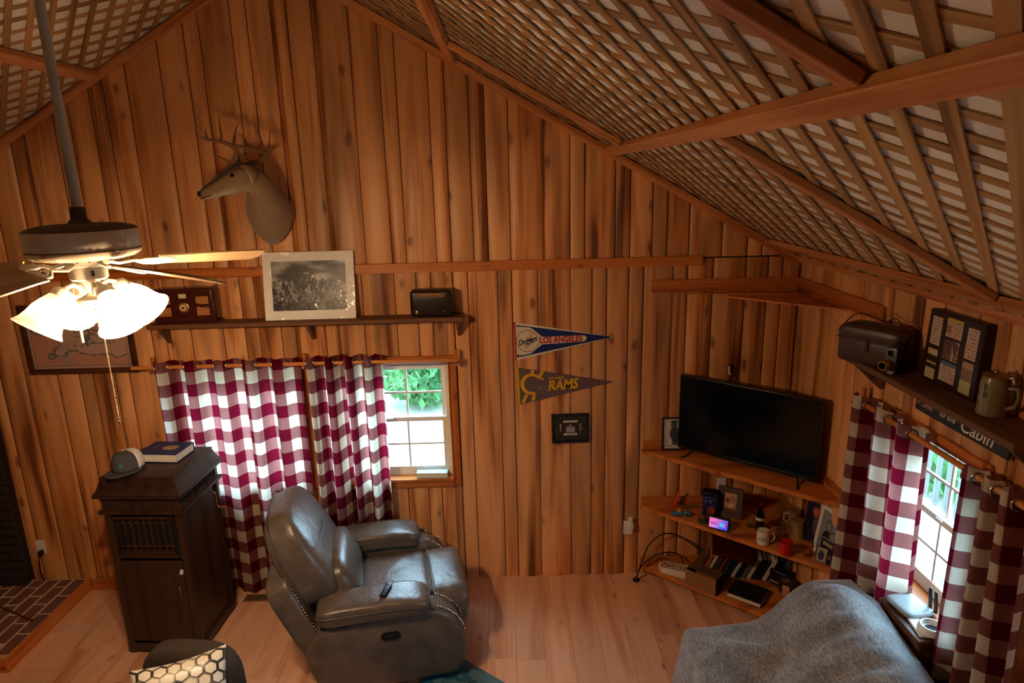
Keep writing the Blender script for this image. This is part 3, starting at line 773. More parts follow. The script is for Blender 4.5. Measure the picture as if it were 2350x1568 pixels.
def hexpat(u, v):
    x, y = u*6.6, v*6.6*1.1547; best = []
    for a in (0, .5):
        i = round(x-a); j = round((y/1.732)-a); best.append((abs(x-(i+a))**2+abs(y-(j+a)*1.732)**2, i, j, a))
    best.sort(); _, i, j, a = best[0]; dx, dy = abs(x-(i+a)), abs(y-(j+a)*1.732)
    h = max(dx, dx*.5+dy*.866)
    c = (.86, .83, .76)
    if h > .40: c = (.20, .19, .17) if _h(int(i*2+a*2), int(j*2), 4) > .55 else ((.46, .40, .33) if _h(int(i*2+a*2), int(j*3), 8) > .4 else (.70, .66, .58))
    return c
pil = thing('patterned_cushion', 'white throw cushion with grey and black linked hexagons', 'cushion', at(420, 1618, z=.66), (radians(50), radians(0), radians(24)))
pw = .42
def pil_pt(u, v, s):
    x, y = (u-.5), (v-.5); e = (1-(2*x)**4)*(1-(2*y)**4); k_ = 1-.10*((2*x)**2*(1-(2*y)**2)*0+(2*y)**2*(1-(2*x)**2))*0
    pinch = 1-.09*(1-(2*y)**2 if abs(x) > abs(y) else 1-(2*x)**2)*max(abs(2*x), abs(2*y))**2
    return (x*pw*pinch, y*pw*pinch, s*.075*max(0, e)**.6)
for s_, nm in ((1, 'front_cover'), (-1, 'back_cover')):
    N = 120 if s_ > 0 else 20
    o = print_panel(nm, pil, Matrix.Identity(4), 1, 1, N, N, hexpat if s_ > 0 else (lambda u, v: (.8, .77, .7)))
    for v in o.data.vertices:
        u_, v_ = v.co.x+.5, v.co.y+.5; v.co = pil_pt(u_, v_, s_)
    o.data.shade_smooth()
# rug corner
def rugfn(u, v):
    n = fbm(u*9, v*9, 5, 4); m_ = fbm(u*22, v*22, 9, 3); c = mixc((.05, .13, .22), (.10, .32, .42), smooth(.35, .6, n))
    if m_ > .56: c = mixc(c, (.45, .55, .55), .5)
    return c
rug = thing('blue_rug', 'teal and navy patterned rug corner beside the recliner', 'rug', (0, 0, 0))
a_, b_ = at(1045, 1505, z=.0), at(1150, 1566, z=.0)
dr = (b_-a_).normalized(); pr_ = Vector((-dr.y, dr.x, 0))
if pr_.y > 0: pr_ = -pr_
ct = a_+dr*.85+pr_*.6
Mr = Matrix((dr, -pr_, Vector((0, 0, 1)))).transposed().to_4x4()
Mr.translation = Vector((0, 0, .0125)); rug.location = (ct.x, ct.y, 0)
print_panel('pile', rug, Mr, 1.7, 1.2, 110, 80, rugfn)
Mr2 = Mr.copy(); Mr2.translation = (0, 0, 0)
MB().rbox((0, 0, .006), (1.7, 1.2, .011), .003, 1, rot=Mr2).build('backing', mat('rug_backing', rgb(24, 48, 66), .95), rug)
# ================================================================== ceiling fan
FANW = mat('fan_ivory_enamel', rgb(232, 226, 210), .35, var=.06, scale=12)
FAND = mat('brown_fan_top', rgb(96, 78, 62), .8, var=.2)  # fan top and rod coupling, a darker brown than the ivory enamel
ROD = mat('fan_rod_paint', rgb(196, 196, 186), .4, var=.1)
BLADE = wood('fan_blade_veneer', rgb(214, 178, 128), rgb(190, 148, 98), rgb(140, 100, 60), 'x', rough=.4, knots=False)
def shade_mat():
    k = NT('frosted_lamp_glass'); k.n.remove(k.b)
    d = k.new('ShaderNodeBsdfDiffuse'); t = k.new('ShaderNodeBsdfTranslucent'); x = k.new('ShaderNodeBsdfTransparent')
    nz = k.noise(k.coords((60, 60, 60)), 1.0, 2); c = k.ramp(nz, [(.3, (.84, .80, .72)), (.7, (.92, .89, .82))])
    k.l(c, d.inputs[0]); k.l(c, t.inputs[0]); x.inputs[0].default_value = (.9, .86, .78, 1)
    m = k.new('ShaderNodeMixShader'); m.inputs[0].default_value = .30; k.l(d.outputs[0], m.inputs[1]); k.l(t.outputs[0], m.inputs[2])
    m2 = k.new('ShaderNodeMixShader'); m2.inputs[0].default_value = .34; k.l(m.outputs[0], m2.inputs[1]); k.l(x.outputs[0], m2.inputs[2])
    k.l(m2.outputs[0], k.out.inputs[0]); return k.m
SHADE = shade_mat()
BULB = mat('lit_bulb', (1, .8, .55), .4, emit=(1.0, .62, .30), es=12)
FX, FY = -1.42, -2.30
fan = thing('ceiling_fan', 'ivory ceiling fan with four lit bell shades on a long rod', 'ceiling fan', (FX, FY, 2.85))
MB().cyl((0, 0, .075), (0, 0, roof(FX)-2.85-.01), .0155, n=16).build('downrod', ROD, fan, 40)
MB().lathe([(.06, roof(FX)-2.85-.09), (.075, roof(FX)-2.85-.03), (.075, roof(FX)-2.85)], 24).build('canopy', FANW, fan, 40)
MB().lathe([(.034, .055), (.034, .062), (.024, .072), (.024, .105), (.018, .112)], 20).build('rod_coupling', FAND, fan, 40)
MB().lathe([(.03, .058), (.12, .053), (.157, .044), (.169, .036)], 48).build('housing_top', FAND, fan, 40)
MB().lathe([(.1695, .036), (.171, .032), (.171, -.022), (.169, -.026)], 48).build('motor_housing', FANW, fan, 50)
rim = MB().lathe([(.165, -.0265), (.172, -.030), (.170, -.042), (.15, -.055), (.10, -.064), (.07, -.066)], 48).build('housing_rim', BRASS if False else mat('polished_ivory_rim', rgb(214, 200, 176), .12, .35, var=.04), fan, 50)
vb = MB()
for q in range(20):
    a = 2*pi*q/20; vb.puff((.105*cos(a), .105*sin(a), -.0635), (.02, .008, .004), 1, 1, rot=(0, 0, a), n=8, m=4)
vb.build('vent_slots', BLACKM, rim, 60, kind='stuff')
MB().lathe([(.066, -.064), (.066, -.082), (.058, -.086), (.058, -.125), (.05, -.132), (.035, -.136)], 32).build('switch_housing', FANW, fan, 40)
MB().box((.04, -.043, -.105), (.012, .008, .018), (0, 0, radians(-43))).build('reverse_switch', BLACK, fan)
for q in range(5):
    a = radians(36+72*q+9)
    R = Matrix.Rotation(a, 4, 'Z') @ Matrix.Translation((0, 0, -.074)) @ Matrix.Rotation(radians(3.0), 4, 'Y') @ Matrix.Rotation(radians(-19), 4, 'X')
    pts = []
    for i in range(25):
        t = i/24; x = .215+.395*t; w = .052+.016*smooth(0, .6, t); w *= (1-max(0, (t-.93)/.07)**2*.55); pts.append((x, w))
    poly = [(x, w) for x, w in pts]+[(x, -w) for x, w in pts[::-1]]
    bl = MB().prism(poly, -.003, .003, 'z').build('blade', BLADE, fan, 40); bl.matrix_local = R
    ib = MB().tube([(.055, 0, .004), (.10, .012, -.004), (.14, -.008, -.002), (.18, 0, .0)], [.012, .009, .008, .009], 8, flat=.6)
    ib.puff((.225, 0, -.005), (.11, .085, .008), .6, .8, n=20, m=6)
    for s_ in (-1, 1): ib.tube([(.15, 0, -.003), (.18, s_*.028, -.004), (.22, s_*.036, -.005), (.265, s_*.022, -.005)], .005, 6)
    ib.build('blade_iron', FANW, bl, 60)
kit = MB().lathe([(.03, -.136), (.026, -.15), (.022, -.175), (.03, -.188), (.05, -.196), (.052, -.204), (.044, -.214), (.02, -.228), (.008, -.232)], 32).build('light_kit', FANW, fan, 40)
LIT = []
for q in range(4):
    a = radians(-35+90*q); ca, sa = cos(a), sin(a)
    def lp(r, z): return Vector((r*ca, r*sa, z))
    MB().tube([lp(.026, -.18), lp(.034, -.155), lp(.055, -.142), lp(.078, -.150), lp(.092, -.168)], [.010, .009, .008, .009, .011], 10).build('lamp_arm', FANW, kit, 60)
    ax = lp(cos(radians(-50)), 0)+Vector((0, 0, sin(radians(-50)))); ax.normalize()
    M = ax.to_track_quat('Z', 'Y').to_matrix().to_4x4(); M.translation = lp(.090, -.160)
    MB().lathe([(.016, -.012), (.026, -.004), (.029, .01), (.029, .022)], 24, M).build('lamp_collar', FANW, kit, 40)
    pr2 = [(.027, .012), (.030, .025), (.043, .050), (.053, .075), (.0585, .105), (.066, .128), (.078, .146)]
    sh_ = MB().lathe(pr2, 48, M, ribs=24, amp=.013, caps=False).build('lamp_shade', SHADE, fan, 60)
    bp = M @ Vector((0, 0, .07))
    MB().puff(bp, (.046, .046, .06), 1, 1, rot=M.to_3x3().to_4x4(), n=16, m=10).build('bulb', BULB, sh_, 60)
    LIT.append(Vector((FX, FY, 2.85))+(M @ Vector((0, 0, .092))))
CHAIN = mat('pull_chain_brass', rgb(222, 176, 116), .35, .8)
def chain(p, L, lean):
    mb = MB(); n = int(L/.0062)
    for i in range(n): mb.puff(Vector(p)+Vector((lean*i/n, 0, -i*.0062)), (.005, .005, .005), 1, 1, n=6, m=4)
    mb.cyl(Vector(p)+Vector((lean, 0, -L)), Vector(p)+Vector((lean, 0, -L-.016)), .004, .002, 8)
    return mb
chain((.0, -.004, -.232), .075, .004).build('pull_chain', CHAIN, fan, 60)
chain((.035, -.035, -.13), .50, .0).build('pull_chain', CHAIN, fan, 60)
MB().cyl((-.03, -.05, -.30), (-.03, -.05, -.34), .004, n=8).build('chain_fob', FANW, fan, 40)
MB().cyl((-.03, -.05, -.13), (-.03, -.05, -.30), .0008, n=5).build('pull_string', FANW, fan, 40)
for qi, p in enumerate(LIT):
    l = bpy.data.lights.new('fan_bulb_light', 'POINT'); l.color = LAMP_COLOR; l.energy = LAMP_POWER*(.03 if qi == 3 else 1.0); l.shadow_soft_size = .028
    o = bpy.data.objects.new('fan_bulb_light', l); COL.objects.link(o); o.location = p

# ================================================================== deer head
def deer_mat():
    k = NT('deer_hide'); tc = k.new('ShaderNodeTexCoord'); sp = k.new('ShaderNodeSeparateXYZ'); k.l(tc.outputs['Object'], sp.inputs[0])
    a = k.new('ShaderNodeVertexColor'); a.layer_name = 'ink'
    n = k.noise(k.coords((90, 90, 90), False), 1.0, 4, .6)
    k.l(k.mix(.55, a.outputs[0], k.ramp(n, [(.25, (.35, .35, .35)), (.75, (1, 1, 1))]), 'MULTIPLY'), k.b.inputs['Base Color'])
    k.b.inputs['Roughness'].default_value = .85; k.b.inputs['Sheen Weight'].default_value = .25; k.bump(n, .4, .006); return k.m
DEERM = deer_mat()
HORN = mat('antler_bone', rgb(128, 92, 60), .45, var=.45, scale=14, bump=.3)
HOOFB = mat('wet_black_nose', rgb(18, 15, 14), .25)
DO = Vector((-1.56, -.018, 2.86))
deer = thing('mounted_deer_head', 'mounted whitetail buck head with antlers high on the panelling', 'deer mount', DO)
# rings: centre, right-ish radius across, radius along the other way
rings = [(Vector((-1.565, -.016, 2.80)), .115, .125, Vector((0, -1, 0))), (Vector((-1.56, -.05, 2.815)), .15, .165, Vector((0, -1, .05))),
         (Vector((-1.555, -.12, 2.835)), .150, .160, Vector((0, -1, .2))), (Vector((-1.545, -.20, 2.875)), .130, .138, Vector((0, -1, .55))),
         (Vector((-1.53, -.27, 2.93)), .105, .110, Vector((-.05, -.9, .8))), (Vector((-1.525, -.325, 2.995)), .088, .092, Vector((-.35, -.7, .7))),
         (Vector((-1.545, -.365, 3.045)), .080, .086, Vector((-.8, -.45, .2))), (Vector((-1.585, -.385, 3.055)), .080, .096, Vector((-1, -.35, -.12))),
         (Vector((-1.632, -.40, 3.040)), .073, .090, Vector((-1, -.3, -.25))), (Vector((-1.683, -.415, 3.018)), .059, .073, Vector((-1, -.28, -.36))),
         (Vector((-1.735, -.43, 2.992)), .047, .056, Vector((-1, -.27, -.38))), (Vector((-1.785, -.443, 2.970)), .040, .044, Vector((-1, -.26, -.35))),
         (Vector((-1.815, -.452, 2.957)), .036, .037, Vector((-1, -.26, -.3))), (Vector((-1.832, -.457, 2.951)), .024, .026, Vector((-1, -.26, -.3)))]
vs_, fs, cols = [], [], []; N = 28
for i, (c, ra, rb, d) in enumerate(rings):
    d = d.normalized(); up = Vector((0, 0, 1)) if i > 5 else Vector((0, .2, 1)); up = (up-d*up.dot(d)).normalized(); sd = d.cross(up)
    for k_ in range(N):
        th = 2*pi*k_/N; low = max(0, -sin(th))
        q = rb*(1+(.32*low**2 if i < 3 else (.10*low if i < 5 else 0)))
        if i >= 8: q *= (1-.06*low)
        vs_.append(c-DO+sd*(ra*cos(th))+up*(q*sin(th)))
        grey = (.64, .53, .40); dark = (.34, .26, .18); pale = (.80, .70, .57); white = (.90, .84, .74)
        t = sin(th)
        col = mixc(grey, (.20, .13, .08) if i > 6 else dark, smooth(.30, .85, t)*(.95 if i > 6 else .75)); col = mixc(col, pale, smooth(-.1, -.8, t)*(.75 if i > 5 else .35))
        if i >= 9: col = mixc(col, white, smooth(-.35, -.8, t)*.8)
        if i == len(rings)-1: col = (.05, .04, .04)
        if i <= 1: col = mixc(col, (.70, .62, .42), smooth(-.6, -.95, t)*.7)
        cols.append(col)
for i in range(len(rings)-1):
    for k_ in range(N): fs.append((i*N+k_, i*N+(k_+1) % N, (i+1)*N+(k_+1) % N, (i+1)*N+k_))
fs.append(tuple(range(N))); fs.append(tuple((len(rings)-1)*N+k_ for k_ in range(N))[::-1])
me = bpy.data.meshes.new('hide'); me.from_pydata([tuple(v) for v in vs_], [], fs)
ca_ = me.color_attributes.new('ink', 'FLOAT_COLOR', 'POINT')
for i, c in enumerate(cols): ca_.data[i].color = (*lin(c), 1)
bm = bmesh.new(); bm.from_mesh(me); bmesh.ops.recalc_face_normals(bm, faces=bm.faces[:]); bm.to_mesh(me); bm.free(); me.shade_smooth()
hide = link('hide', me, DEERM, deer); md = hide.modifiers.new('round', 'SUBSURF'); md.levels = 1; md.render_levels = 1
hd_d = Vector((-1, -.3, -.25)).normalized(); hd_s = hd_d.cross(Vector((0, 0, 1))).normalized()
if hd_s.y > 0: hd_s = -hd_s                       # toward the viewer
for s_ in (1, -1):
    e = Vector((-1.642, -.40, 3.062))+hd_s*s_*.066
    MB().puff(e-DO, (.032, .014, .026), 1, 1, rot=(0, radians(12), radians(18)), n=18, m=10).build('eye', mat('glass_eye', (.006, .004, .003), .05), deer, 60)
    MB().tube([e-DO+Vector((.018*cos(t_), -.003*s_, .0145*sin(t_))) for t_ in [2*pi*q/18 for q in range(18)]], .0032, 6, closed=True).build('eyelid', mat('eyelid_skin', rgb(150, 122, 92), .8), deer, 60)
EARF = mat('ear_fur', rgb(150, 122, 92), .9, var=.3); EARI = mat('pale_ear_lining', rgb(196, 172, 140), .9, var=.2)
for pts in ([(560, 700, -.435), (600, 690, -.455), (650, 720, -.475), (690, 790, -.485), (695, 880, -.485)], [(500, 650, -.335), (540, 600, -.315), (600, 590, -.295), (640, 610, -.28)]):
    P_ = [at(440+a/4.9, 240+b/4.9, y=y)-DO for a, b, y in pts]; n = len(P_)
    o = MB().tube(P_, [.014, .030, .036, .032, .006][:n] if n == 5 else [.014, .030, .030, .006], 14, flat=.42).build('ear', EARF, deer, 60)
    MB().tube([p+Vector((-.004, -.010, -.002)) for p in P_[1:]], ([.016, .024, .022, .003] if n == 5 else [.016, .018, .003]), 12, flat=.3).build('ear_lining', EARI, o, 60)
MB().puff(Vector((-1.834, -.457, 2.960))-DO, (.032, .050, .036), .8, .9, rot=(0, 0, radians(16)), n=18, m=10).build('nose', HOOFB, deer, 60)
MB().tube([Vector((-1.825, -.486, 2.932))-DO, Vector((-1.79, -.492, 2.940))-DO, Vector((-1.75, -.486, 2.955))-DO], [.003, .003, .002], 6).build('mouth', HOOFB, deer, 60)
def zz(a, b, y): return at(440+a/4.9, 240+b/4.9, y=y)-DO
def antler(pts, tines):
    P_ = [zz(*p[:3]) for p in pts]
    mb = MB(); n = len(P_); mb.tube(P_, [.018-.0125*(i/(n-1))**1.3 for i in range(n)], 10)
    for t in tines:
        Q = [zz(*p) for p in t]; m_ = len(Q); mb.tube(Q, [.0115-.0095*(i/(m_-1)) for i in range(m_)], 8)
    return mb
antler([(455, 690, -.395), (485, 630, -.40), (510, 560, -.41), (500, 510, -.43), (440, 460, -.45), (370, 430, -.47), (300, 412, -.49), (220, 400, -.51), (150, 385, -.53), (98, 372, -.545)],
       [[(470, 665, -.40), (400, 645, -.41), (330, 600, -.43), (250, 562, -.45)], [(470, 480, -.44), (478, 380, -.42), (495, 290, -.40), (522, 200, -.385)],
        [(320, 415, -.485), (333, 360, -.48), (318, 250, -.47), (306, 112, -.455)], [(170, 388, -.525), (158, 330, -.525), (151, 272, -.52)]]).build('antler', HORN, deer, 60)
antler([(600, 690, -.345), (680, 655, -.33), (760, 640, -.32), (815, 605, -.325), (832, 565, -.345), (800, 528, -.375), (720, 508, -.42), (620, 485, -.46), (520, 472, -.49), (440, 455, -.52), (372, 428, -.545)],
       [[(815, 548, -.355), (850, 530, -.34), (874, 430, -.32), (878, 280, -.30)], [(790, 525, -.385), (795, 450, -.375), (760, 340, -.36), (708, 248, -.345)],
        [(660, 495, -.445), (620, 440, -.43), (590, 370, -.415), (520, 322, -.40)]]).build('antler', HORN, deer, 60)

# ================================================================== phonograph cabinet with cap and book
VX, VY, VR = -2.315, -.525, radians(-3)
vic = thing('phonograph_cabinet', 'tall dark oak phonograph cabinet with pierced grille and side crank', 'phonograph', (VX, VY, 0), VR); vic.scale = (1, 1, 1.065)
W2, D2 = .245, .245
MB().rbox((0, .02, .565), (2*W2-.02, 2*D2-.05, 1.0), .006, 1).build('body', DARKW, vic)
for sx in (-1, 1):
    MB().rbox((sx*(W2-.02), -D2+.02, .56), (.05, .05, 1.07), .012, 2).build('corner_post', DARKW, vic)
    MB().rbox((sx*(W2-.02), D2-.02, .56), (.05, .05, 1.07), .012, 2).build('corner_post', DARKW, vic)
MB().rbox((0, 0, .045), (2*W2+.02, 2*D2+.02, .05), .012, 2).build('plinth', DARKW, vic)
for sx in (-1, 1):
    for sy in (-1, 1): MB().lathe([(.018, 0), (.026, .012), (.03, .025)], 14, Matrix.Translation((sx*(W2-.02), sy*(D2-.02), 0))).build('foot', DARKW, vic, 40)
MB().rbox((-.0, -D2-.0, .37), (2*W2-.085, .018, .56), .006, 1).build('door', DARKW, vic)
dr_ = [o for o in vic.children if o.name.startswith('door')][0]
MB().box((W2-.075, -D2-.011, .44), (.004, .004, .07)).build('keyhole_plate', BRASS, dr_)
MB().puff((W2-.075, -D2-.015, .47), (.014, .014, .014), 1, 1, n=12, m=8).build('knob', BRASS, dr_, 60)
# grille opening: dark recess, gothic tracery
MB().box((0, -D2+.012, .80), (2*W2-.09, .004, .29)).build('grille_cloth', BLACKM, vic)
gr = MB(); gz0, gz1 = .695, .93
for i in range(9):
    x = -.165+i*.04125
    gr.box((x, -D2+.002, (gz0+gz1)/2), (.009, .012, gz1-gz0))
for i in range(8):
    x = -.165+(i+.5)*.04125
    for sg in (-1, 1): gr.tube([(x+sg*.0206, -D2+.0, .86), (x+sg*.016, -D2, .885), (x, -D2, .905)], .0045, 6)
for i in range(8): gr.prism([(-.165+i*.04125, gz0), (-.165+(i+1)*.04125, gz0), (-.165+(i+.5)*.04125, gz0+.03)], -D2-.004, -D2+.008)
gr.box((0, -D2, .75), (.36, .012, .010)); gr.box((0, -D2, .935), (.38, .014, .014)); gr.box((0, -D2, .682), (.40, .014, .020))
gr.build('tracery', DARKW, vic, 40)
def cornice(prof, nm):
    mb = MB(); vs_ = []; n = len(prof)
    for o_, z in prof:
        vs_ += [(sx*(W2+o_), sy*(D2+o_), z) for sx, sy in ((-1, -1), (1, -1), (1, 1), (-1, 1))]
    fs = [(i*4+k_, i*4+(k_+1) % 4, (i+1)*4+(k_+1) % 4, (i+1)*4+k_) for i in range(n-1) for k_ in range(4)]
    fs += [(0, 1, 2, 3), tuple((n-1)*4+k_ for k_ in range(4))]
    return mb.add(vs_, fs).build(nm, DARKW, vic)
cornice([(-.005, .955), (.022, .965), (.024, .985), (.004, .99), (.004, 1.055), (.016, 1.065), (.034, 1.072), (.036, 1.084)], 'carved_frieze')
cornice([(.034, 1.085), (.034, 1.094), (.022, 1.108), (.010, 1.13), (.0, 1.16), (-.006, 1.174), (-.002, 1.186), (-.014, 1.192)], 'lid')
car = MB()
for i in range(13):
    x = -.205+i*.034
    car.tube([(x-.009, -D2-.005, 1.05), (x-.008, -D2-.007, 1.01), (x, -D2-.007, 1.0), (x+.008, -D2-.007, 1.01), (x+.009, -D2-.005, 1.05)], .003, 5)
    car.tube([(W2+.005, x-.009, 1.05), (W2+.007, x-.008, 1.01), (W2+.007, x, 1.0), (W2+.007, x+.008, 1.01), (W2+.005, x+.009, 1.05)], .003, 5)
car.build('carved_leaves', DARKW, vic, 60, kind='stuff')
MB().tube([(W2, .11, .93), (W2+.03, .11, .93), (W2+.045, .11, .925), (W2+.045, .11, .84), (W2+.055, .11, .825), (W2+.075, .11, .825)], .0045, 8).build('crank', BRASS, vic, 60)
MB().lathe([(.006, 0), (.009, .012), (.009, .035), (.005, .045)], 12, Matrix.Translation((W2+.07, .11, .825)) @ Matrix.Rotation(radians(90), 4, 'Y')).build('crank_knob', mat('red_wood_knob', rgb(150, 70, 34), .4), vic, 50)
tag(MB().add([(0, 0, 0), (.022, .0, .004), (.026, 0, .03), (.012, 0, .038), (.004, 0, .026), (.0, .006, 0), (.022, .006, .004), (.026, .006, .03), (.012, .006, .038), (.004, .006, .026)],
    [(0, 1, 2, 3, 4), (9, 8, 7, 6, 5), (0, 5, 6, 1), (1, 6, 7, 2), (2, 7, 8, 3), (3, 8, 9, 4), (4, 9, 5, 0)]).build('torn_tag', WHITE), 'torn white paper tag stuck on the cabinet door edge', 'paper tag')
MV = Matrix.Translation((VX, VY, 0)) @ Matrix.Rotation(VR, 4, 'Z')
o = bpy.data.objects['torn_tag']; o.location = MV @ Vector((W2-.06, -D2-.0155, .60)); o.rotation_euler = (0, 0, VR)
TOPZ = 1.192*1.065+.0005
# book
bk = thing('hardcover_book', 'thick blue hardcover book with gold emblem on the cabinet', 'book', MV @ Vector((.02, .07, TOPZ)), radians(-6))
COVER = mat('navy_cloth_cover', rgb(28, 40, 92), .55, var=.1)
MB().box((0, 0, .031), (.262, .198, .048)).build('pages', PAPER, bk)
MB().rbox((0, 0, .0035), (.27, .206, .006), .002, 1).build('cover', COVER, bk); MB().rbox((0, 0, .059), (.27, .206, .006), .002, 1).build('cover', COVER, bk)
MB().rbox((0, .105, .031), (.27, .008, .06), .003, 1).build('spine', COVER, bk)
GOLD = mat('gold_foil', rgb(198, 156, 82), .35, .6)
MB().prism([(.0, -.03), (.05, -.035), (.085, -.01), (.08, .03), (.05, .04), (.0, .03), (-.02, .0)], .062, .0632, 'z').build('emblem', GOLD, bk)
MB().prism([(-.09, -.035), (-.075, -.035), (-.055, .035), (-.07, .035)], .062, .063, 'z').build('emblem', mat('red_foil', rgb(120, 50, 50), .5), bk)
# trucker cap
CAPG = mat('charcoal_twill', rgb(72, 70, 70), .85, var=.12, scale=90); CAPW = mat('white_mesh', rgb(230, 218, 206), .8, var=.08, scale=120, bump=.4)
cap = thing('trucker_cap', 'charcoal and white mesh trucker cap on the cabinet corner', 'cap', MV @ Vector((-.125, -.115, TOPZ)), radians(-4)); cap.scale = (1.08, 1.08, 1.12)
def dome(u0, u1):
    def f(u, v):
        a = (u0+(u1-u0)*u)*2*pi; t = v*pi/2; r = cos(t)**.55
        fr = max(0, -sin(a))
        return (.083*r*cos(a), .098*r*sin(a)*(.98), .012+(.098+.022*fr*(1-v)*v*2)*sin(t)**.85)
    return f
MB().grid(dome(.5+.02, 1-.04), 24, 14).build('front_panel', CAPG, cap, 180)
MB().grid(dome(-.04, .52), 32, 14).build('mesh_crown', CAPW, cap, 180)
def brim(u, v):
    a = pi+pi*u; r0 = Vector((.083*cos(a), .096*sin(a), .012)); out = .072*sin(pi*u)**.6
    return (r0.x*(1+.05*v), r0.y-out*v, .012+.006*v-.018*v*(2*u-1)**2+.0*v)
ob = MB().grid(brim, 24, 8).build('brim', CAPG, cap, 180); ob.modifiers.new('t', 'SOLIDIFY').thickness = .003
for nm in ('front_panel', 'mesh_crown'):
    for q in cap.children:
        if q.name.startswith(nm): q.modifiers.new('t', 'SOLIDIFY').thickness = .002
MB().puff((0, 0, .1125), (.012, .012, .006), 1, 1, n=10, m=6).build('top_button', CAPG, cap, 60)
TEAL = mat('teal_stitching', rgb(60, 190, 170), .7)
em = MB(); ey = -.0935
for pts in ([(.022, ey-.002, .062), (.025, ey-.003, .04)], [(.012, ey-.003, .047), (.019, ey-.004, .041), (.025, ey-.003, .039), (.033, ey+.001, .042), (.039, ey+.003, .048)], [(.017, ey-.004, .046), (.025, ey-.003, .049), (.033, ey+0, .046)]): em.tube([(x, y-.003, z+.012) for x, y, z in pts], .0014, 5)
em.build('anchor_emblem', TEAL, cap, 60)
# ================================================================== shelf on the gable wall
SZ = 2.10
sh1 = thing('wall_shelf', 'long dark plank shelf above the gable windows', 'shelf', (-1.38, -.018, SZ-.03))
MB().rbox((0, -.077, .015), (2.14, .154, .03), .004, 1).build('board', RUSTIC, sh1)
for x in (-1.0, .01, 1.03):
    MB().prism([(-.0, 0), (-.125, 0), (-.125, -.012), (-.012, -.13), (0, -.13)], x-.012, x+.012, 'x').build('bracket', RUSTIC, sh1)
# framed? unframed skyline photograph in plastic
SKY = [(RND.uniform(.05, .95), RND.uniform(.008, .022), RND.uniform(.03, .10), RND.uniform(.15, .6)) for _ in range(60)]
SKY += [(.30, .012, .17, .12), (.37, .012, .20, .15), (.44, .010, .15, .2), (.51, .014, .13, .1), (.58, .012, .15, .18), (.33, .014, .12, .3), (.25, .016, .11, .25)]
def cityfn(u, v):
    if v > .60:
        c = .16+.55*smooth(.3, .75, fbm(u*3+1, v*5, 2, 4))-.10*(v-.6)+.08*(1-abs(u-.5)*2)
        for x, w, h, g in SKY:
            if abs(u-x) < w*.6 and v < .58+h*.75: c = g*.8
        return (c, c*.99, c*.97)
    n = fbm(u*26, v*20*(1.3-v), 7, 3); b = _h(int(u*60), int(v*46), 3)
    c = .05+.55*smooth(.45, .62, n)*(.35+v)
    if b > .82 and v > .12: c += .28
    if abs((u-.62)-(v-.0)*.42) < .035*(1-v) or abs((u-.40)+(v-.3)*.7) < .012: c = .46
    if v < .16 and u < .62: c *= .6
    return (c, c*.985, c*.96)
pic = thing('skyline_print', 'matted black and white city skyline photograph in crinkled plastic', 'picture', (-1.35, -.118, SZ), (radians(-9), 0, radians(1)))
MATB = mat('ivory_mat_board', rgb(250, 244, 234), .6, var=.02)
MB().rbox((0, .003, .232), (.615, .006, .46), .001, 1).build('mat_board', MATB, pic)
print_panel('photograph', pic, upright(0, -.0008, .232), .50, .335, 150, 110, cityfn)
def wrapmat():
    k = NT('crinkled_plastic'); k.n.remove(k.b)
    g = k.new('ShaderNodeBsdfGlossy'); g.inputs['Roughness'].default_value = .12; t = k.new('ShaderNodeBsdfTransparent')
    n = k.noise(k.coords((9, 9, 9), False), 1.0, 3, .5, 1.2)
    b = k.new('ShaderNodeBump'); b.inputs['Strength'].default_value = .9; b.inputs['Distance'].default_value = .05; k.l(n, b.inputs['Height']); k.l(b.outputs[0], g.inputs['Normal'])
    m = k.new('ShaderNodeMixShader'); m.inputs[0].default_value = .05; k.l(t.outputs[0], m.inputs[1]); k.l(g.outputs[0], m.inputs[2]); k.l(m.outputs[0], k.out.inputs[0]); return k.m
def wr_(u, v):
    x, z = (u-.5)*.617, v*.463+.001; k_ = smooth(.35, .8, u)
    return (x, -.003-.010*k_*fbm(u*9+v*3, v*9-u*4, 6, 3)*(1-abs(2*u-1)**6)*(1-abs(2*v-1)**6), z)
MB().grid(wr_, 60, 48).build('plastic_wrap', wrapmat(), pic, 180)
# wooden mantel radio
RADW = mat('mahogany_lacquer', rgb(70, 26, 20), .22, var=.2, scale=14, coat=.3); SPK = mat('woven_speaker_cloth', rgb(176, 116, 60), .8, var=.35, scale=160)
rd = thing('mantel_radio', 'antique mahogany table radio with woven speaker cloth', 'radio', (-2.19, -.085, SZ), radians(4))
MB().rbox((0, 0, .122), (.41, .135, .235), .022, 4).build('case', RADW, rd, 40); MB().rbox((0, -.002, .006), (.43, .145, .012), .003, 1).build('base', RADW, rd)
for x, s_ in ((-.125, -1), (.125, 1)):
    for z in (.158, .085): MB().rbox((x, -.0665, z), (.085, .006, .055 if z > .1 else .062), .004, 1).build('speaker_cloth', SPK, rd)
    MB().tube([(x-s_*.045, -.07, .137), (x, -.07, .123), (x+s_*.045, -.07, .118)], .005, 6).build('grille_bar', RADW, rd, 60)
    MB().tube([(x-s_*.045, -.07, .126), (x, -.07, .112), (x+s_*.045, -.07, .107)], .003, 6).build('grille_bar', RADW, rd, 60)
MB().rbox((0, -.067, .19), (.05, .006, .032), .003, 1).build('dial_window', mat('cream_dial', rgb(222, 200, 158), .4), rd)
k_ = MB().lathe([(.036, 0), (.036, .004), (.03, .006)], 32, Matrix.Translation((0, -.0665, .112)) @ Matrix.Rotation(radians(90), 4, 'X')).build('tuning_dial', BRASS, rd, 40)
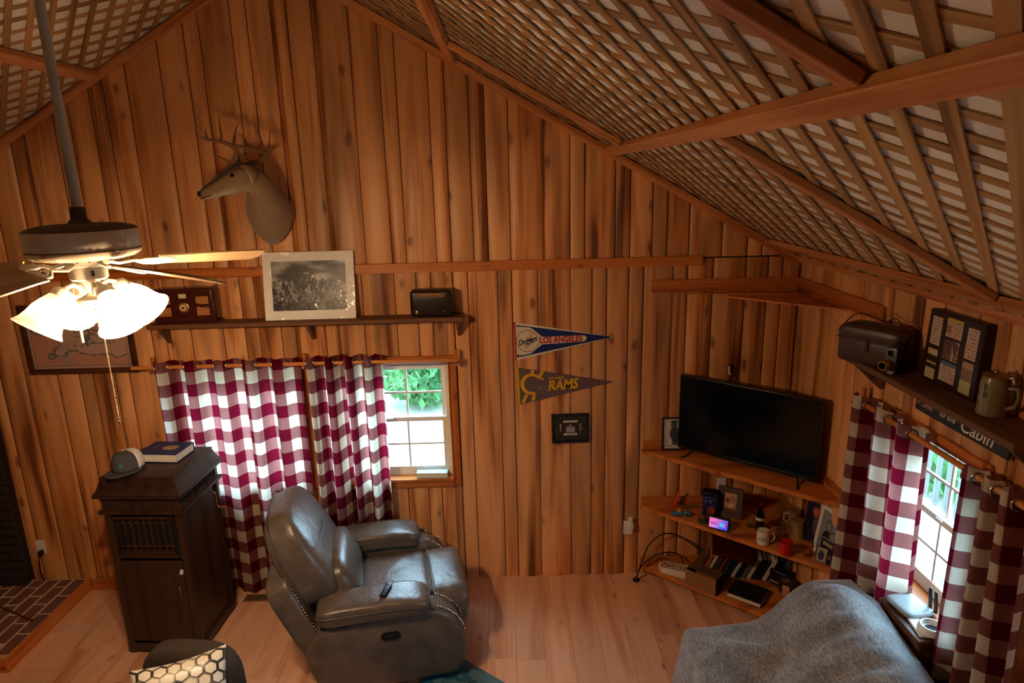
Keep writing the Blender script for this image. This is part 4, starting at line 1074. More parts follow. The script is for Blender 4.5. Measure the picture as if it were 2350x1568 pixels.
MB().cyl((0, -.072, .112), (0, -.079, .112), .026, .024, 24).build('dial_plate', mat('cream_knob', rgb(206, 178, 126), .5), k_, 40)
MB().cyl((0, -.079, .112), (0, -.086, .112), .007, n=12).build('knob', BLACK, k_, 40)
# bakelite radio
BAK = mat('brown_bakelite', rgb(38, 26, 20), .3, var=.15)
r2 = thing('bakelite_radio', 'small dark bakelite radio at the right end of the shelf', 'radio', (-.52, -.095, SZ), radians(-4))
MB().rbox((0, 0, .095), (.29, .12, .185), .028, 4).build('case', BAK, r2, 40)
MB().rbox((.0, -.059, .155), (.20, .006, .032), .003, 1).build('dial_window', mat('amber_dial', rgb(116, 72, 32), .4), r2)
DIALT = mat('dial_lettering', rgb(200, 160, 90), .5)
text('dial_numbers', '55 7 10 12 14 16', .018, DIALT, r2, upright(0, -.0625, .160))
for q in range(6): MB().rbox((0, -.06, .055+q*.013), (.20, .005, .005), .001, 1).build('grille_bar', BAK, r2)
for x in (-.095, .095):
    MB().lathe([(.015, 0), (.014, .012), (.010, .015)], 18, Matrix.Translation((x, -.058, .038)) @ Matrix.Rotation(radians(90), 4, 'X')).build('knob', BRASS if x < 0 else BAK, r2, 40)
# ================================================================== things on the gable wall
def mapfn(u, v):
    n = fbm(u*3.2+.6, v*2.4, 21, 5); base = mixc((.84, .69, .62), (.77, .63, .57), fbm(u*8, v*8, 3, 3))  # glare on the map is put into its lightened base colours
    if min(u, 1-u) < .04 or min(v, 1-v) < .06: 
        return (.55, .42, .38) if (abs(min(u, 1-u)-.035) < .006 or abs(min(v, 1-v)-.05) < .008) else base
    land = n-.55+.35*(smooth(.35, .0, v))+.15*smooth(.25, 0, u)
    if land > 0: base = mixc((.84, .62, .52), (.78, .54, .46), fbm(u*6, v*6, 8, 3))
    if abs(land) < .022: base = (.46, .46, .44)
    if .42 < v < .8 and .45 < u < .9 and fbm(u*12, v*26, 15, 3) > .66: base = (.52, .48, .46)
    if .28 < u < .40 and v < .45: base = mixc(base, (.66, .62, .60), .45)
    return base
WALN = wood('walnut_frame', rgb(84, 48, 26), rgb(62, 34, 18), rgb(36, 18, 10), 'x', rough=.35, broad=20, knots=False)
mp_ = thing('framed_map', 'old sepia coastal map in a dark frame behind the fan lamps', 'map', (-3.01, -.018, 1.735))
mw, mh = .77, .50
for cx, cz, dx, dz in ((0, .02, mw, .04), (0, mh-.02, mw, .04), (-mw/2+.02, mh/2, .04, mh-.08), (mw/2-.02, mh/2, .04, mh-.08)): MB().rbox((cx, -.012, cz), (dx, .024, dz), .006, 2).build('frame_rail', WALN, mp_)
print_panel('map_sheet', mp_, upright(0, -.012, mh/2), mw-.07, mh-.07, 130, 84, mapfn)
MB().box((0, -.004, mh/2), (mw-.06, .006, mh-.06)).build('backboard', BLACKM, mp_)
gk = NT('picture_glazing'); gk.n.remove(gk.b); g_ = gk.new('ShaderNodeBsdfGlossy'); g_.inputs['Roughness'].default_value = .03; t_ = gk.new('ShaderNodeBsdfTransparent'); m_ = gk.new('ShaderNodeMixShader'); m_.inputs[0].default_value = .05
gk.l(t_.outputs[0], m_.inputs[1]); gk.l(g_.outputs[0], m_.inputs[2]); gk.l(m_.outputs[0], gk.out.inputs[0]); GLAZE = gk.m
MB().box((0, -.0165, mh/2), (mw-.075, .002, mh-.075)).build('glazing', GLAZE, mp_)

# ---- pennants
FW_ = mat('white_felt', rgb(222, 208, 184), .95, var=.06, scale=80); FB = mat('royal_blue_felt', rgb(22, 44, 96), .95, var=.1, scale=80); FR = mat('red_felt', rgb(190, 48, 30), .9)
FG = mat('faded_purple_felt', rgb(104, 82, 80), .95, var=.12, scale=60); FY_ = mat('gold_felt', rgb(222, 166, 24), .9); NAVYI = mat('navy_ink', rgb(20, 28, 52), .9)
def tri(w, h0, h1): return [(0, -h0/2), (w, -h1/2), (w, h1/2), (0, h0/2)]
pa, pc = at(1180, 784, y=-.02), at(1408, 773, y=-.02)
p1 = thing('baseball_pennant', 'white and blue felt pennant lettered LOS ANGELES', 'pennant', (pa.x, -.0185, pa.z), (0, radians(-math.degrees(math.atan2(pc.z-pa.z, pc.x-pa.x))), 0))
PW, PHt = .70, .282
def lay(poly, y, m, nm, par, t=.0012): return MB().prism(poly, -y-t, -y, 'y').build(nm, m, par)
lay(tri(PW, PHt, .002), .0, FW_, 'felt', p1, .003)
def strip(x0, x1, f0, f1, s):
    def h(x): return (PHt/2)*(1-x/PW)
    return [(x0, s*h(x0)*f0), (x1, s*h(x1)*f0), (x1, s*h(x1)*f1), (x0, s*h(x0)*f1)]
# blue field with a white roundel and tongue left free
lay([(.02, .118), (PW*.97, .0035), (PW*.97, .0), (.515, .0), (.50, .020), (.47, .024), (.20, .024), (.17, .052), (.135, .085), (.11, .098), (.02, .108)], .003, FB, 'blue_field', p1)
lay([(.02, -.118), (.02, -.108), (.11, -.095), (.135, -.08), (.17, -.05), (.20, -.03), (.47, -.026), (.50, -.020), (.515, 0), (PW*.97, 0), (PW*.97, -.0035)], .003, FB, 'blue_field', p1)
lay([(0, -PHt/2), (.014, -PHt/2+.003), (.014, PHt/2-.003), (0, PHt/2)], .003, FR, 'red_binding', p1)
text('lettering', 'LOS ANGELES', .064, FR, p1, upright(.33, -.0045, -.002), sx=.76, bold=.0024)
MB().tube([(.095+.078*cos(a), -.0042, .078*sin(a)-.002) for a in [2*pi*q/40 for q in range(40)]], .0018, 6, closed=True).build('ring', FR, p1, 60)
text('script_lettering', 'Dodgers', .056, NAVYI, p1, upright(.092, -.005, .0) @ Matrix.Rotation(radians(14), 4, 'Z'), shear=.45, sx=.68, bold=.0012)
MB().tube([(.062, -.0046, -.036), (.10, -.0046, -.024), (.138, -.0046, -.008), (.16, -.0046, .004)], [.001, .003, .002, .001], 6, flat=.6).build('swoosh', NAVYI, p1, 60)
bb = MB(); bb.tube([(.122+.014*cos(a), -.0042, .048+.013*sin(a)) for a in [2*pi*q/16 for q in range(16)]], .0012, 5, closed=True)
for q in range(4): bb.tube([(.07+q*.008, -.0042, -.058), (.10+q*.006, -.0042, -.01), (.112+q*.003, -.0042, .035)], .0007, 4)
bb.build('ball_mark', FR, p1, 60)
MB().box((.030, -.0045, -.105), (.026, .001, .016)).build('league_mark', NAVYI, p1); MB().box((.034, -.0052, -.105), (.008, .001, .012), (0, .4, 0)).build('league_mark', FW_, p1)
pa, pc = at(1187, 887, y=-.02), at(1410, 876, y=-.02)
p2 = thing('football_pennant', 'faded purple and gold felt pennant lettered RAMS', 'pennant', (pa.x, -.0185, pa.z), (0, radians(-math.degrees(math.atan2(pc.z-pa.z, pc.x-pa.x))), 0))
PW, PHt = .69, .285
lay(tri(PW, PHt, .002), 0, FG, 'felt', p2, .003)
lay([(0, -PHt/2), (.016, -PHt/2+.003), (.016, PHt/2-.003), (0, PHt/2)], .003, FY_, 'gold_binding', p2)
for poly in ([(.022, -.132), (.05, -.127), (.078, -.06), (.055, -.062)], [(.095, -.118), (.122, -.112), (.130, -.065), (.108, -.068)],
             [(.10, .085), (.122, .083), (.125, .115), (.105, .119)], [(.155, .07), (.18, .066), (.196, .104), (.172, .108)]): lay(poly, .003, FY_, 'gold_stripe', p2)
hl = [( .105+.068*cos(a), .012+.070*sin(a)) for a in [radians(60+q*11) for q in range(22)]]
MB().tube([(x, -.0035, z) for x, z in hl], [.0018+.0012*sin(pi*q/21) for q in range(22)], 8, flat=4.5).build('helmet_horn', FY_, p2, 60)
MB().tube([(.138, -.0035, .072), (.165, -.0035, .058), (.19, -.0035, .04)], [.0024, .0022, .001], 8, flat=4.5).build('helmet_horn', FY_, p2, 60)
hm = MB(); 
for z in (-.028, -.05): hm.tube([(.165, -.0037, z), (.205, -.0037, z-.006), (.212, -.0037, z-.02)], .0016, 5)
hm.puff((.160, -.0037, -.018), (.012, .003, .03), 1, 1, n=10, m=6); hm.build('face_mask', mat('grey_ink', rgb(140, 128, 112), .9), p2, 60)
text('lettering', 'RAMS', .105, FY_, p2, upright(.325, -.0045, -.006) @ Matrix.Rotation(radians(3), 4, 'Z'), shear=.25, sx=.82, bold=.0036)
text('small_lettering', 'LOS ANGELES', .022, FY_, p2, upright(.285, -.0045, .050), shear=.2, sx=.8, bold=.0006)
# ---- car badge plaque
a_, b_ = at(1266, 950, y=-.02), at(1352, 1014, y=-.02)
pw_, ph_ = b_.x-a_.x, a_.z-b_.z
pq = thing('framed_badge', 'small black framed display with a silver plate and name strip', 'plaque', ((a_.x+b_.x)/2, -.0185, b_.z), (0, radians(-.5), 0))
for cx, cz, dx, dz in ((0, .009, pw_, .018), (0, ph_-.009, pw_, .018), (-pw_/2+.009, ph_/2, .018, ph_-.036), (pw_/2-.009, ph_/2, .018, ph_-.036)): MB().rbox((cx, -.010, cz), (dx, .02, dz), .003, 1).build('frame_rail', BLACK, pq)
MB().box((0, -.004, ph_/2), (pw_-.03, .006, ph_-.03)).build('backboard', mat('dark_brown_card', rgb(46, 34, 26), .7), pq)
SILV = mat('silver_plate', rgb(180, 172, 160), .35, .5)
for c, d in (((0, .165), (.105, .016)), ((0, .066), (.10, .018)), ((.0, .135), (.02, .008))): MB().rbox((c[0], -.009, c[1]), (d[0], .004, d[1]), .002, 1).build('name_strip', mat('cream_strip', rgb(216, 204, 178), .5), pq)
MB().rbox((0, -.009, .103), (.066, .004, .044), .002, 1).build('silver_plate', SILV, pq)
text('lettering', 'TOYOTA', .015, BLACKM, pq, upright(0, -.0115, .066))
for s_ in (-1, 1): MB().prism([(s_*.066, .145), (s_*.078, .148), (s_*.074, .085), (s_*.068, .09)], -.0105, -.007).build('side_trim', SILV, pq)
for x, z in ((-.105, .105), (-.1, .07), (.085, .105), (.115, .08), (.07, .07)): MB().puff((x, -.008, z), (.010, .006, .010), 1, 1, n=10, m=6).build('rivet', SILV, pq, 60)
# ---- outlets
def outlet(label, p, group=None, plug=None):
    o = thing('wall_outlet', label, 'outlet', p)
    MB().rbox((0, -.003, 0), (.072, .006, .115), .003, 1).build('cover_plate', WHITE, o)
    for z in (-.025, .025): MB().rbox((0, -.0065, z), (.034, .003, .028), .006, 2).build('socket', WHITE, o)
    return o
outlet('white wall outlet with a plug-in freshener near the corner shelves', (.866, -.0175, .40))
fr = thing('plug_in_freshener', 'white plug-in air freshener in the outlet by the shelves', 'freshener', (.88, -.026, .43))
MB().rbox((0, -.022, .0), (.045, .044, .055), .01, 3).build('body', WHITE, fr, 40); MB().lathe([(.014, .026), (.018, .032), (.018, .065), (.012, .07)], 16, Matrix.Translation((0, -.022, 0))).build('cap', WHITE, fr, 40)
outlet('white wall outlet with a black plug beside the chimney', (-3.60, -.0175, .37))
pg = thing('black_plug', 'black power plug and cord in the outlet beside the chimney', 'plug', (-3.59, -.026, .335))
MB().rbox((0, -.016, 0), (.03, .032, .035), .006, 2).build('body', BLACK, pg, 40); MB().tube([(0, -.03, -.01), (-.01, -.04, -.06), (-.02, -.035, -.14), (-.01, -.03, -.235)], .004, 8).build('cord', BLACK, pg, 60)
outlet('white wall outlet above the middle corner shelf', (1.56, -.0175, .735))
tag(MB().rbox((1.585, -.043, .705), (.055, .032, .05), .006, 2).build('black_adapter', BLACK, smooth=40), 'black power adapter in the outlet above the middle shelf', 'adapter')
hk = thing('wall_hook', 'small black and white hook on the wall above the television', 'hook', (1.575, -.0175, 1.60))
MB().rbox((0, -.008, .035), (.034, .016, .075), .006, 2).build('back_plate', BLACKM, hk, 40)
MB().tube([(-.012, -.02, .065), (-.018, -.03, .04), (-.016, -.035, .012), (-.006, -.03, 0), (.004, -.024, .02)], [.007, .008, .008, .006, .004], 8).build('hook_arm', WHITE, hk, 60)
MB().tube([(0, -.012, -.0), (.004, -.014, -.08), (.01, -.012, -.2)], .003, 6).build('cable', BLACK, hk, 60)
# floor vent, sill book, hearth rod
vt = thing('floor_vent', 'brown slotted floor register between cabinet and recliner', 'floor vent', (-1.88, -.20, 0))
MB().rbox((0, 0, .003), (.30, .085, .006), .002, 1).build('frame', mat('brown_vent_metal', rgb(128, 96, 66), .5, .1), vt)
for q in range(22): MB().box((-.126+q*.012, 0, .0065), (.004, .06, .003)).build('slot', BLACKM, vt)
sb_ = thing('sill_book', 'pale paperback book lying on the uncovered window sill', 'book', (-.60, .004, WIN_Z[0]+.0045), radians(-2))
MB().box((0, 0, .021), (.225, .062, .034)).build('pages', PAPER, sb_); TEALC = mat('pale_teal_cover', rgb(150, 196, 200), .35, var=.12, scale=10)
MB().rbox((0, 0, .002), (.23, .066, .004), .001, 1).build('cover', TEALC, sb_); MB().rbox((0, 0, .040), (.23, .066, .004), .001, 1).build('cover', TEALC, sb_); MB().rbox((0, .033, .021), (.23, .004, .042), .001, 1).build('spine', TEALC, sb_)
pk = thing('fire_poker', 'thin reddish rod lying across the brick hearth', 'poker', (0, 0, 0))
q0, q1 = at(0, 1392, z=.112), at(74, 1424, z=.106)
MB().tube([q0+(q0-q1)*.8+Vector((0, 0, .02)), q0, q1], .005, 8).build('rod', mat('rusty_iron', rgb(110, 44, 24), .5, .4), pk, 60)
MB().puff(q1, (.018, .018, .014), 1, 1, n=10, m=6).build('tip', BLACKM, pk, 60)

# ================================================================== corner shelves
c0 = Vector((.955, -.02)); c1 = Vector((2.012, -.935)); cc = Vector((2.012, -.02))
SHW = wood('pine_shelf_board', rgb(206, 124, 58), rgb(182, 98, 38), rgb(126, 58, 18), 'x', rough=.38, broad=10)
def cshelf(label, z, th=.03, s=1.0):
    t = thing('corner_shelf', label, 'shelf', (2.012, -.02, z-th), 0, 'corner shelves under the television')
    a, b = (c0-cc)*s, (c1-cc)*s
    MB().prism([(0, 0), (a.x, a.y), (a.x+.005, a.y-.03), (b.x-.03, b.y+.0), (b.x, b.y)], 0, th, 'z').build('board', SHW, t)
    MB().rbox((a.x/2, -.010, th+.030), (abs(a.x)-.02, .018, .060), .002, 1).build('back_cleat', TRIM_X, t)
    MB().rbox((-.010, b.y/2, th+.030), (.018, abs(b.y)-.06, .060), .002, 1).build('side_cleat', TRIM_Y, t)
    return t
cshelf('triangular pine corner shelf holding the television', 1.045)
cshelf('triangular pine corner shelf crowded with mugs and frames', .595)
cshelf('lowest triangular pine corner shelf holding books', .090)
us = thing('high_corner_shelf', 'empty triangular shelf high in the corner above the television', 'shelf', (2.012, -.02, 2.19))
MB().rbox((-.51, -.010, .065), (1.02, .02, .085), .002, 1).build('back_cleat', TRIM_X, us); MB().rbox((-.010, -.55, .065), (.02, 1.08, .085), .002, 1).build('side_cleat', TRIM_Y, us)
MB().prism([(-.021, -.021), (-.90, -.021), (-.02, -.16)], .008, .016, 'z').build('thin_panel', SHW, us)
MB().prism([(-.021, -.15), (-.55, -.14), (-.005, -.695)], .0, .012, 'z').build('board', SHW, us)

# ---- television
d_ = (c1-c0).normalized(); n_ = Vector((d_.y, -d_.x))
if n_.dot(Vector((-1, -1))) < 0: n_ = -n_          # toward the room
ang = math.atan2(d_.y, d_.x)
mid = (c0+c1)/2-n_*.12+d_*.005
tv = thing('television', 'large black flat screen television on the corner shelf', 'television', (mid.x, mid.y, 1.045), ang)
SCR = mat('dark_tv_screen', (.003, .0035, .005), .12, var=.05, spec=.3)
MB().rbox((0, .022, .305), (.956, .05, .552), .006, 2).build('casing', BLACK, tv, 40); MB().box((0, -.0045, .312), (.936, .004, .524)).build('screen', SCR, tv)
MB().rbox((0, .055, .24), (.6, .05, .3), .02, 2).build('rear_housing', BLACK, tv, 40)
for s_ in (-1, 1): MB().tube([(s_*.36, .02, .035), (s_*.385, -.05, .004), (s_*.40, -.10, .004)], .006, 8).tube([(s_*.36, .02, .035), (s_*.375, .07, .004)], .006, 8).build('foot', BLACK, tv, 60)
text('maker_name', 'onn.', .018, mat('silver_print', rgb(170, 170, 170), .5), tv, upright(.0, -.0045, .043)); text('maker_name', 'Roku TV', .014, bpy.data.materials['silver_print'], tv, upright(.40, -.0045, .043))
def framed(name, label, cat, w, h, loc, rot, fm, fn, bw=.016, nx=40, ny=52, dep=.016, matw=0.0):
    t = thing(name, label, cat, loc, rot)
    for cx, cz, dx, dz in ((0, bw/2, w, bw), (0, h-bw/2, w, bw), (-w/2+bw/2, h/2, bw, h-2*bw), (w/2-bw/2, h/2, bw, h-2*bw)): MB().rbox((cx, 0, cz), (dx, dep, dz), .002, 1).build('frame_rail', fm, t)
    MB().box((0, dep*.3, h/2), (w-bw, dep*.3, h-bw)).build('backboard', BLACKM, t)
    print_panel('photograph', t, upright(0, dep*.1, h/2), w-2*bw, h-2*bw, nx, ny, fn)
    return t
def ell(u, v, cu, cv, a, b): return ((u-cu)/a)**2+((v-cv)/b)**2 < 1
def ballplayer(u, v):
    c = (.80, .78, .74)
    if v < .12: return (.78, .76, .72) if not (.08 < v < .1 and u < .45) else (.4, .38, .36)
    if ell(u, v, .55, .78, .17, .12): c = (.30, .30, .30)
    if ell(u, v, .55, .9, .24, .035): c = (.2, .2, .2)
    if ell(u, v, .58, .50, .26, .22) or ell(u, v, .62, .26, .17, .2): c = mixc((.13, .14, .17), (.36, .38, .42), fbm(u*14, v*14, 4, 3))
    if u < .2 and fbm(u*20, v*8, 9, 2) > .6: c = (.75, .5, .45)
    if u > .85 and v < .6: c = (.7, .62, .5)
    return c
framed('ballplayer_photo', 'black framed black and white photo of a figure in a cap, left of the television', 'photo frame', .16, .245, (1.175, -.062, 1.046), (radians(-6), 0, radians(-2)), BLACK, ballplayer, .011)

# ---- middle shelf
Z2 = .5955
def onz(px, py, z=Z2): p = at(px, py, z=z); return Vector((p.x, p.y, z))
z2 = lambda a, b: (1450+a/4.612, 1080+b/4.612)
CER = mat('white_ceramic', rgb(226, 218, 204), .2, var=.03)
def mug(label, p, r, h, m, mi, rz, s=1):
    t = thing('coffee_mug', label, 'mug', p, rz)
    pr_ = [(r*.86, 0), (r*.97, .004), (r, h*.15), (r, h), (r-.004, h), (r-.005, .008)]
    MB().lathe(pr_[:4], 28).build('body', m, t, 40); MB().lathe([(r, h), (r-.004, h), (r-.006, .010), (.001, .009)], 28, caps=False).build('inside', mi, t, 40)
    MB().tube([(r-.004, 0, h*.80), (r+.018, 0, h*.83), (r+.030, 0, h*.62), (r+.028, 0, h*.38), (r+.012, 0, h*.20), (r-.003, 0, h*.2)], .0052, 10).build('handle', m, t, 60)
    return t
wm = mug('white mug with dark lettering at the front of the middle shelf', onz(*z2(1385, 770)), .041, .098, CER, CER, radians(-15))
for s_, z in (('THE', .055), ('GRINGO', .040)):
    pass
def wrapt(par, body, r, z, size, m, a0):
    o = text('lettering', body, size, m, par, Matrix.Identity(4), ext=.0003)
    for v in o.data.vertices:
        x, y, d = v.co; a = a0+x/r; v.co = (cos(a)*(r+.0004+d), sin(a)*(r+.0004+d), z+y)
wrapt(wm, 'THE', .041, .058, .016, BLACKM, radians(-105)); wrapt(wm, 'DEALER', .041, .042, .016, BLACKM, radians(-105))
REDC = mat('red_enamel', rgb(196, 22, 20), .22, var=.05)
rm_ = mug('bright red mug at the shelf edge right of the white mug', onz(*z2(1625, 880)), .041, .088, REDC, BLACKM, radians(60))
wrapt(rm_, 'I', .041, .045, .034, WHITE, radians(-100))
TANC = mat('painted_stoneware', rgb(150, 120, 84), .4, var=.5, scale=45)
st = thing('painted_stein', 'tan painted ceramic stein behind the red mug', 'stein', onz(*z2(1750, 700)), radians(120))
MB().lathe([(.046, 0), (.048, .01), (.044, .02), (.042, .10), (.044, .125)], 28).build('body', TANC, st, 40); MB().lathe([(.044, .125), (.04, .125), (.038, .02), (.001, .018)], 28, caps=False).build('inside', CER, st, 40)
MB().tube([(.042, 0, .10), (.07, 0, .10), (.072, 0, .05), (.043, 0, .03)], .006, 8).build('handle', TANC, st, 60)
s2 = thing('painted_stein', 'second pale-rimmed stein at the back of the middle shelf', 'stein', onz(*z2(1715, 600)), radians(160))
MB().lathe([(.044, 0), (.046, .01), (.04, .02), (.04, .11), (.043, .13)], 28).build('body', TANC, s2, 40); MB().lathe([(.043, .13), (.039, .13), (.037, .02), (.001, .018)], 28, caps=False).build('inside', CER, s2, 40)
MB().tube([(.04, 0, .10), (.068, 0, .10), (.07, 0, .05), (.04, 0, .03)], .006, 8).build('handle', CER, s2, 60)
gk = NT('clear_glass'); gk.n.remove(gk.b); g_ = gk.new('ShaderNodeBsdfGlossy'); g_.inputs['Roughness'].default_value = .04; t_ = gk.new('ShaderNodeBsdfTransparent'); t_.inputs[0].default_value = (.90, .93, .92, 1); m_ = gk.new('ShaderNodeMixShader')
lw_ = gk.new('ShaderNodeLayerWeight'); lw_.inputs[0].default_value = .25; gk.l(gk.math('MULTIPLY_ADD', lw_.outputs['Facing'], .45, .06), m_.inputs[0]); gk.l(t_.outputs[0], m_.inputs[1]); gk.l(g_.outputs[0], m_.inputs[2]); gk.l(m_.outputs[0], gk.out.inputs[0]); CGL = gk.m
def glassware(label, p, prof, cat='glass'):
    t = thing('drinking_glass', label, cat, p, 0, 'glassware on the middle shelf'); MB().lathe(prof, 24, caps=False).build('bowl', CGL, t, 60); MB().lathe([(prof[0][0], 0), (prof[0][0], .004)], 24).build('base', CGL, t, 40)
glassware('tall clear glass behind the picture frame and bottle', onz(*z2(1250, 590)), [(.03, .002), (.033, .06), (.036, .12)])
glassware('clear stemmed glass near the dark shelf corner', onz(*z2(1560, 580)), [(.028, .002), (.006, .01), (.006, .06), (.03, .09), (.034, .14), (.028, .17)])
glassware('clear tumbler with a red print left of the steins', onz(*z2(1575, 640)), [(.034, .002), (.036, .05), (.038, .095)])
glassware('small clear glass between the red mug and the steins', onz(*z2(1650, 690)), [(.024, .002), (.026, .04), (.03, .08)])
glassware('tall thin clear glass in the back corner under the television', onz(*z2(1600, 500)), [(.024, .002), (.028, .09), (.03, .17)])
bt = thing('cola_bottle', 'small dark glass soda bottle with pale label', 'bottle', onz(*z2(1350, 625)))
MB().lathe([(.028, 0), (.030, .01), (.027, .06), (.030, .09), (.025, .12), (.013, .155), (.0125, .185), (.014, .188), (.014, .195)], 24).build('glass_body', mat('dark_cola', rgb(16, 10, 8), .08), bt, 40)
MB().lathe([(.0308, .078), (.0312, .088), (.0308, .100)], 24, caps=False).build('label_band', PAPER, bt, 40); MB().lathe([(.0145, .19), (.0145, .2), (.012, .202)], 16).build('cap', mat('red_cap', rgb(150, 30, 24), .4), bt, 40)
# smart clock
ck = thing('smart_clock', 'small smart display glowing pink and blue on the shelf edge', 'smart display', onz(*z2(915, 625)), radians(-32))
def scr(u, v):
    c = mixc((.93, .45, .80), (.28, .32, .95), smooth(.15, 1.0, u*.75+(1-v)*.35))
    if .55 < u < .88 and .25 < v < .68: c = (.2, .75, .95) if u < .78 else (.85, .35, .7)
    if .1 < u < .36 and .42 < v < .56 and int(u*38) % 3 != 0: c = (.35, .10, .45)
    if .08 < u < .5 and .17 < v < .22: c = (.95, .8, 1)
    return c
k = NT('lit_display'); va = k.new('ShaderNodeVertexColor'); va.layer_name = 'ink'; k.l(va.outputs[0], k.b.inputs['Base Color']); k.l(va.outputs[0], k.b.inputs['Emission Color']); k.b.inputs['Emission Strength'].default_value = .9; LITD = k.m
Mc = Matrix.Translation((0, 0, .043)) @ Matrix.Rotation(radians(-22), 4, 'X')
hb = MB().rbox((0, .03, .042), (.135, .05, .07), .012, 3).build('housing', BLACKM, ck, 40); MB().rbox((0, 0, 0), (.145, .012, .084), .004, 2, rot=Mc).build('bezel', BLACK, ck, 40)
print_panel('display', ck, Mc @ upright(0, -.0068, 0), .125, .066, 60, 36, scr, LITD)
# photo frame with grey-brown wide border
def pupfn(u, v):
    c = mixc((.72, .48, .36), (.85, .66, .52), v)
    if ell(u, v, .68, .66, .26, .18): c = (.70, .48, .38)
    if ell(u, v, .35, .35, .42, .16) and fbm(u*9, v*9, 5, 2) > .4: c = (.86, .80, .70)
    if ell(u, v, .3, .58, .13, .12): c = (.35, .28, .22)
    if v < .18: c = mixc(c, (.3, .2, .15), .6)
    return c
FRG = mat('grey_brown_frame', rgb(86, 70, 58), .6)
pf_ = (onz(*z2(1025, 500)))
framed('photo_frame', 'wide grey-brown frame with a warm baby photo behind the smart display', 'photo frame', .175, .225, pf_+Vector((0, 0, .002)), (radians(-8), 0, radians(-30)), FRG, pupfn, .042, 40, 50, .02)
# blue tin, snow globe, toy pistol, orange knife, green leaves
def tinfn(u, v):
    c = (.08, .14, .36)
    if ell(u, v, .62, .38, .34, .25): c = mixc((.75, .36, .14), (.55, .2, .08), fbm(u*12, v*12, 3, 2))
    if v > .6 and fbm(u*9, v*9, 4, 2) > .6: c = (.4, .5, .7)
    return c
tn = thing('snack_canister', 'blue snack canister with dark lid behind the picture frame', 'canister', onz(*z2(820, 480)), radians(-20))
MB().rbox((0, 0, .085), (.105, .08, .17), .014, 3).build('body', mat('blue_label', rgb(24, 40, 92), .4), tn, 40); MB().rbox((0, 0, .185), (.11, .085, .035), .014, 3).build('lid', mat('navy_lid', rgb(20, 22, 34), .4), tn, 40)
print_panel('label_print', tn, upright(0, -.0405, .08), .08, .13, 30, 40, tinfn)
gb = thing('snow_globe', 'small clear snow globe beside the smart display', 'snow globe', onz(*z2(755, 545)))
MB().lathe([(.036, 0), (.038, .012), (.03, .018)], 24).build('base', mat('mossy_base', rgb(70, 66, 44), .6, var=.4), gb, 40); MB().puff((0, 0, .052), (.082, .082, .08), 1, 1, n=28, m=18).build('globe', CGL, gb, 60); MB().puff((0, 0, .035), (.03, .03, .035), 1, 1, n=12, m=8).build('figurine', mat('red_figurine', rgb(150, 60, 40), .6, var=.4), gb, 60)
BLT = mat('blue_toy_plastic', rgb(58, 120, 150), .35); ORG = mat('orange_plastic', rgb(214, 62, 22), .4)
g0, g1 = onz(*z2(420, 478)), onz(*z2(610, 490)); gd = (g1-g0); ga = math.atan2(gd.y, gd.x); gl = gd.length
tg = thing('toy_gadget', 'blue toy gadget with round black-eyed head on the middle shelf', 'toy', g0, ga)
MB().tube([(0, 0, .018), (gl*.35, 0, .02), (gl*.6, 0, .022)], [.014, .016, .014], 12).build('handle', BLT, tg, 60); MB().puff((gl*.88, 0, .024), (.055, .045, .045), .8, .9, n=20, m=12).build('head', BLT, tg, 60); MB().cyl((gl*.85, -.022, .03), (gl*.85, -.027, .03), .008, n=12).build('eye', BLACK, tg, 40)
MB().rbox((gl*.4, 0, .045), (.025, .022, .022), .004, 2).build('trigger', mat('cream_plastic', rgb(196, 160, 120), .5), tg, 40)
ko = onz(*z2(440, 400)); kv = thing('orange_cutter', 'orange plastic cutter standing at the left of the middle shelf', 'cutter', ko, radians(20))
MB().tube([(0, 0, .0), (.012, .0, .05), (.035, 0, .105), (.055, 0, .135)], [.010, .014, .011, .006], 10, flat=.5).build('handle', ORG, kv, 60); MB().tube([(0, 0, .012), (-.05, .0, .012), (-.10, .0, .016)], [.006, .004, .002], 6, flat=.4).build('blade', METAL, kv, 60)
lv = thing('green_sprig', 'small green artificial sprig lying behind the toy gadget', 'sprig', onz(*z2(600, 400)), radians(-10)); GRN = mat('dull_green_leaf', rgb(60, 78, 36), .6, var=.3)
MB().tube([(-.06, 0, .006), (0, 0, .012), (.07, .01, .018)], .003, 6).build('stem', GRN, lv, 60)
for q in range(9):
    MB().puff((-.05+q*.014, (.016 if q % 2 else -.014), .014+.002*q), (.03, .014, .004), 1, 1, rot=(.3, .2, (.8 if q % 2 else -.8)), n=8, m=4).build('leaf', GRN, lv, 60)
# angled things by the curtain
def fanfn(u, v):
    c = (.05, .08, .20)
    if ell(u, v, .45, .78, .16, .12): c = (.72, .36, .30)
    if ell(u, v, .5, .45, .14, .24): c = (.36, .26, .38)
    return c
def cpl(u, v):
    c = mixc((.42, .42, .42), (.60, .60, .60), fbm(u*5, v*5, 2, 3))
    for cu, cv in ((.38, .68), (.66, .48)):
        if ell(u, v, cu, cv, .17, .13): c = (.36, .36, .36)
        if ell(u, v, cu, cv-.02, .12, .10): c = (.58, .57, .55)
        if ell(u, v, cu, cv-.30, .22, .17): c = (.12, .12, .12)
    return c
def opan(u, v):
    c = (.07, .10, .28)
    if .72 < v < .88 and .15 < u < .85 and int(u*24) % 3: c = (.85, .72, .35)
    if ell(u, v, .4, .42, .16, .12): c = (.85, .82, .72)
    if ell(u, v, .7, .32, .18, .12): c = (.6, .34, .16)
    return c
bfp = Vector((1.998, -.86, Z2+.002))
WHF = mat('white_frame', rgb(222, 216, 204), .5)
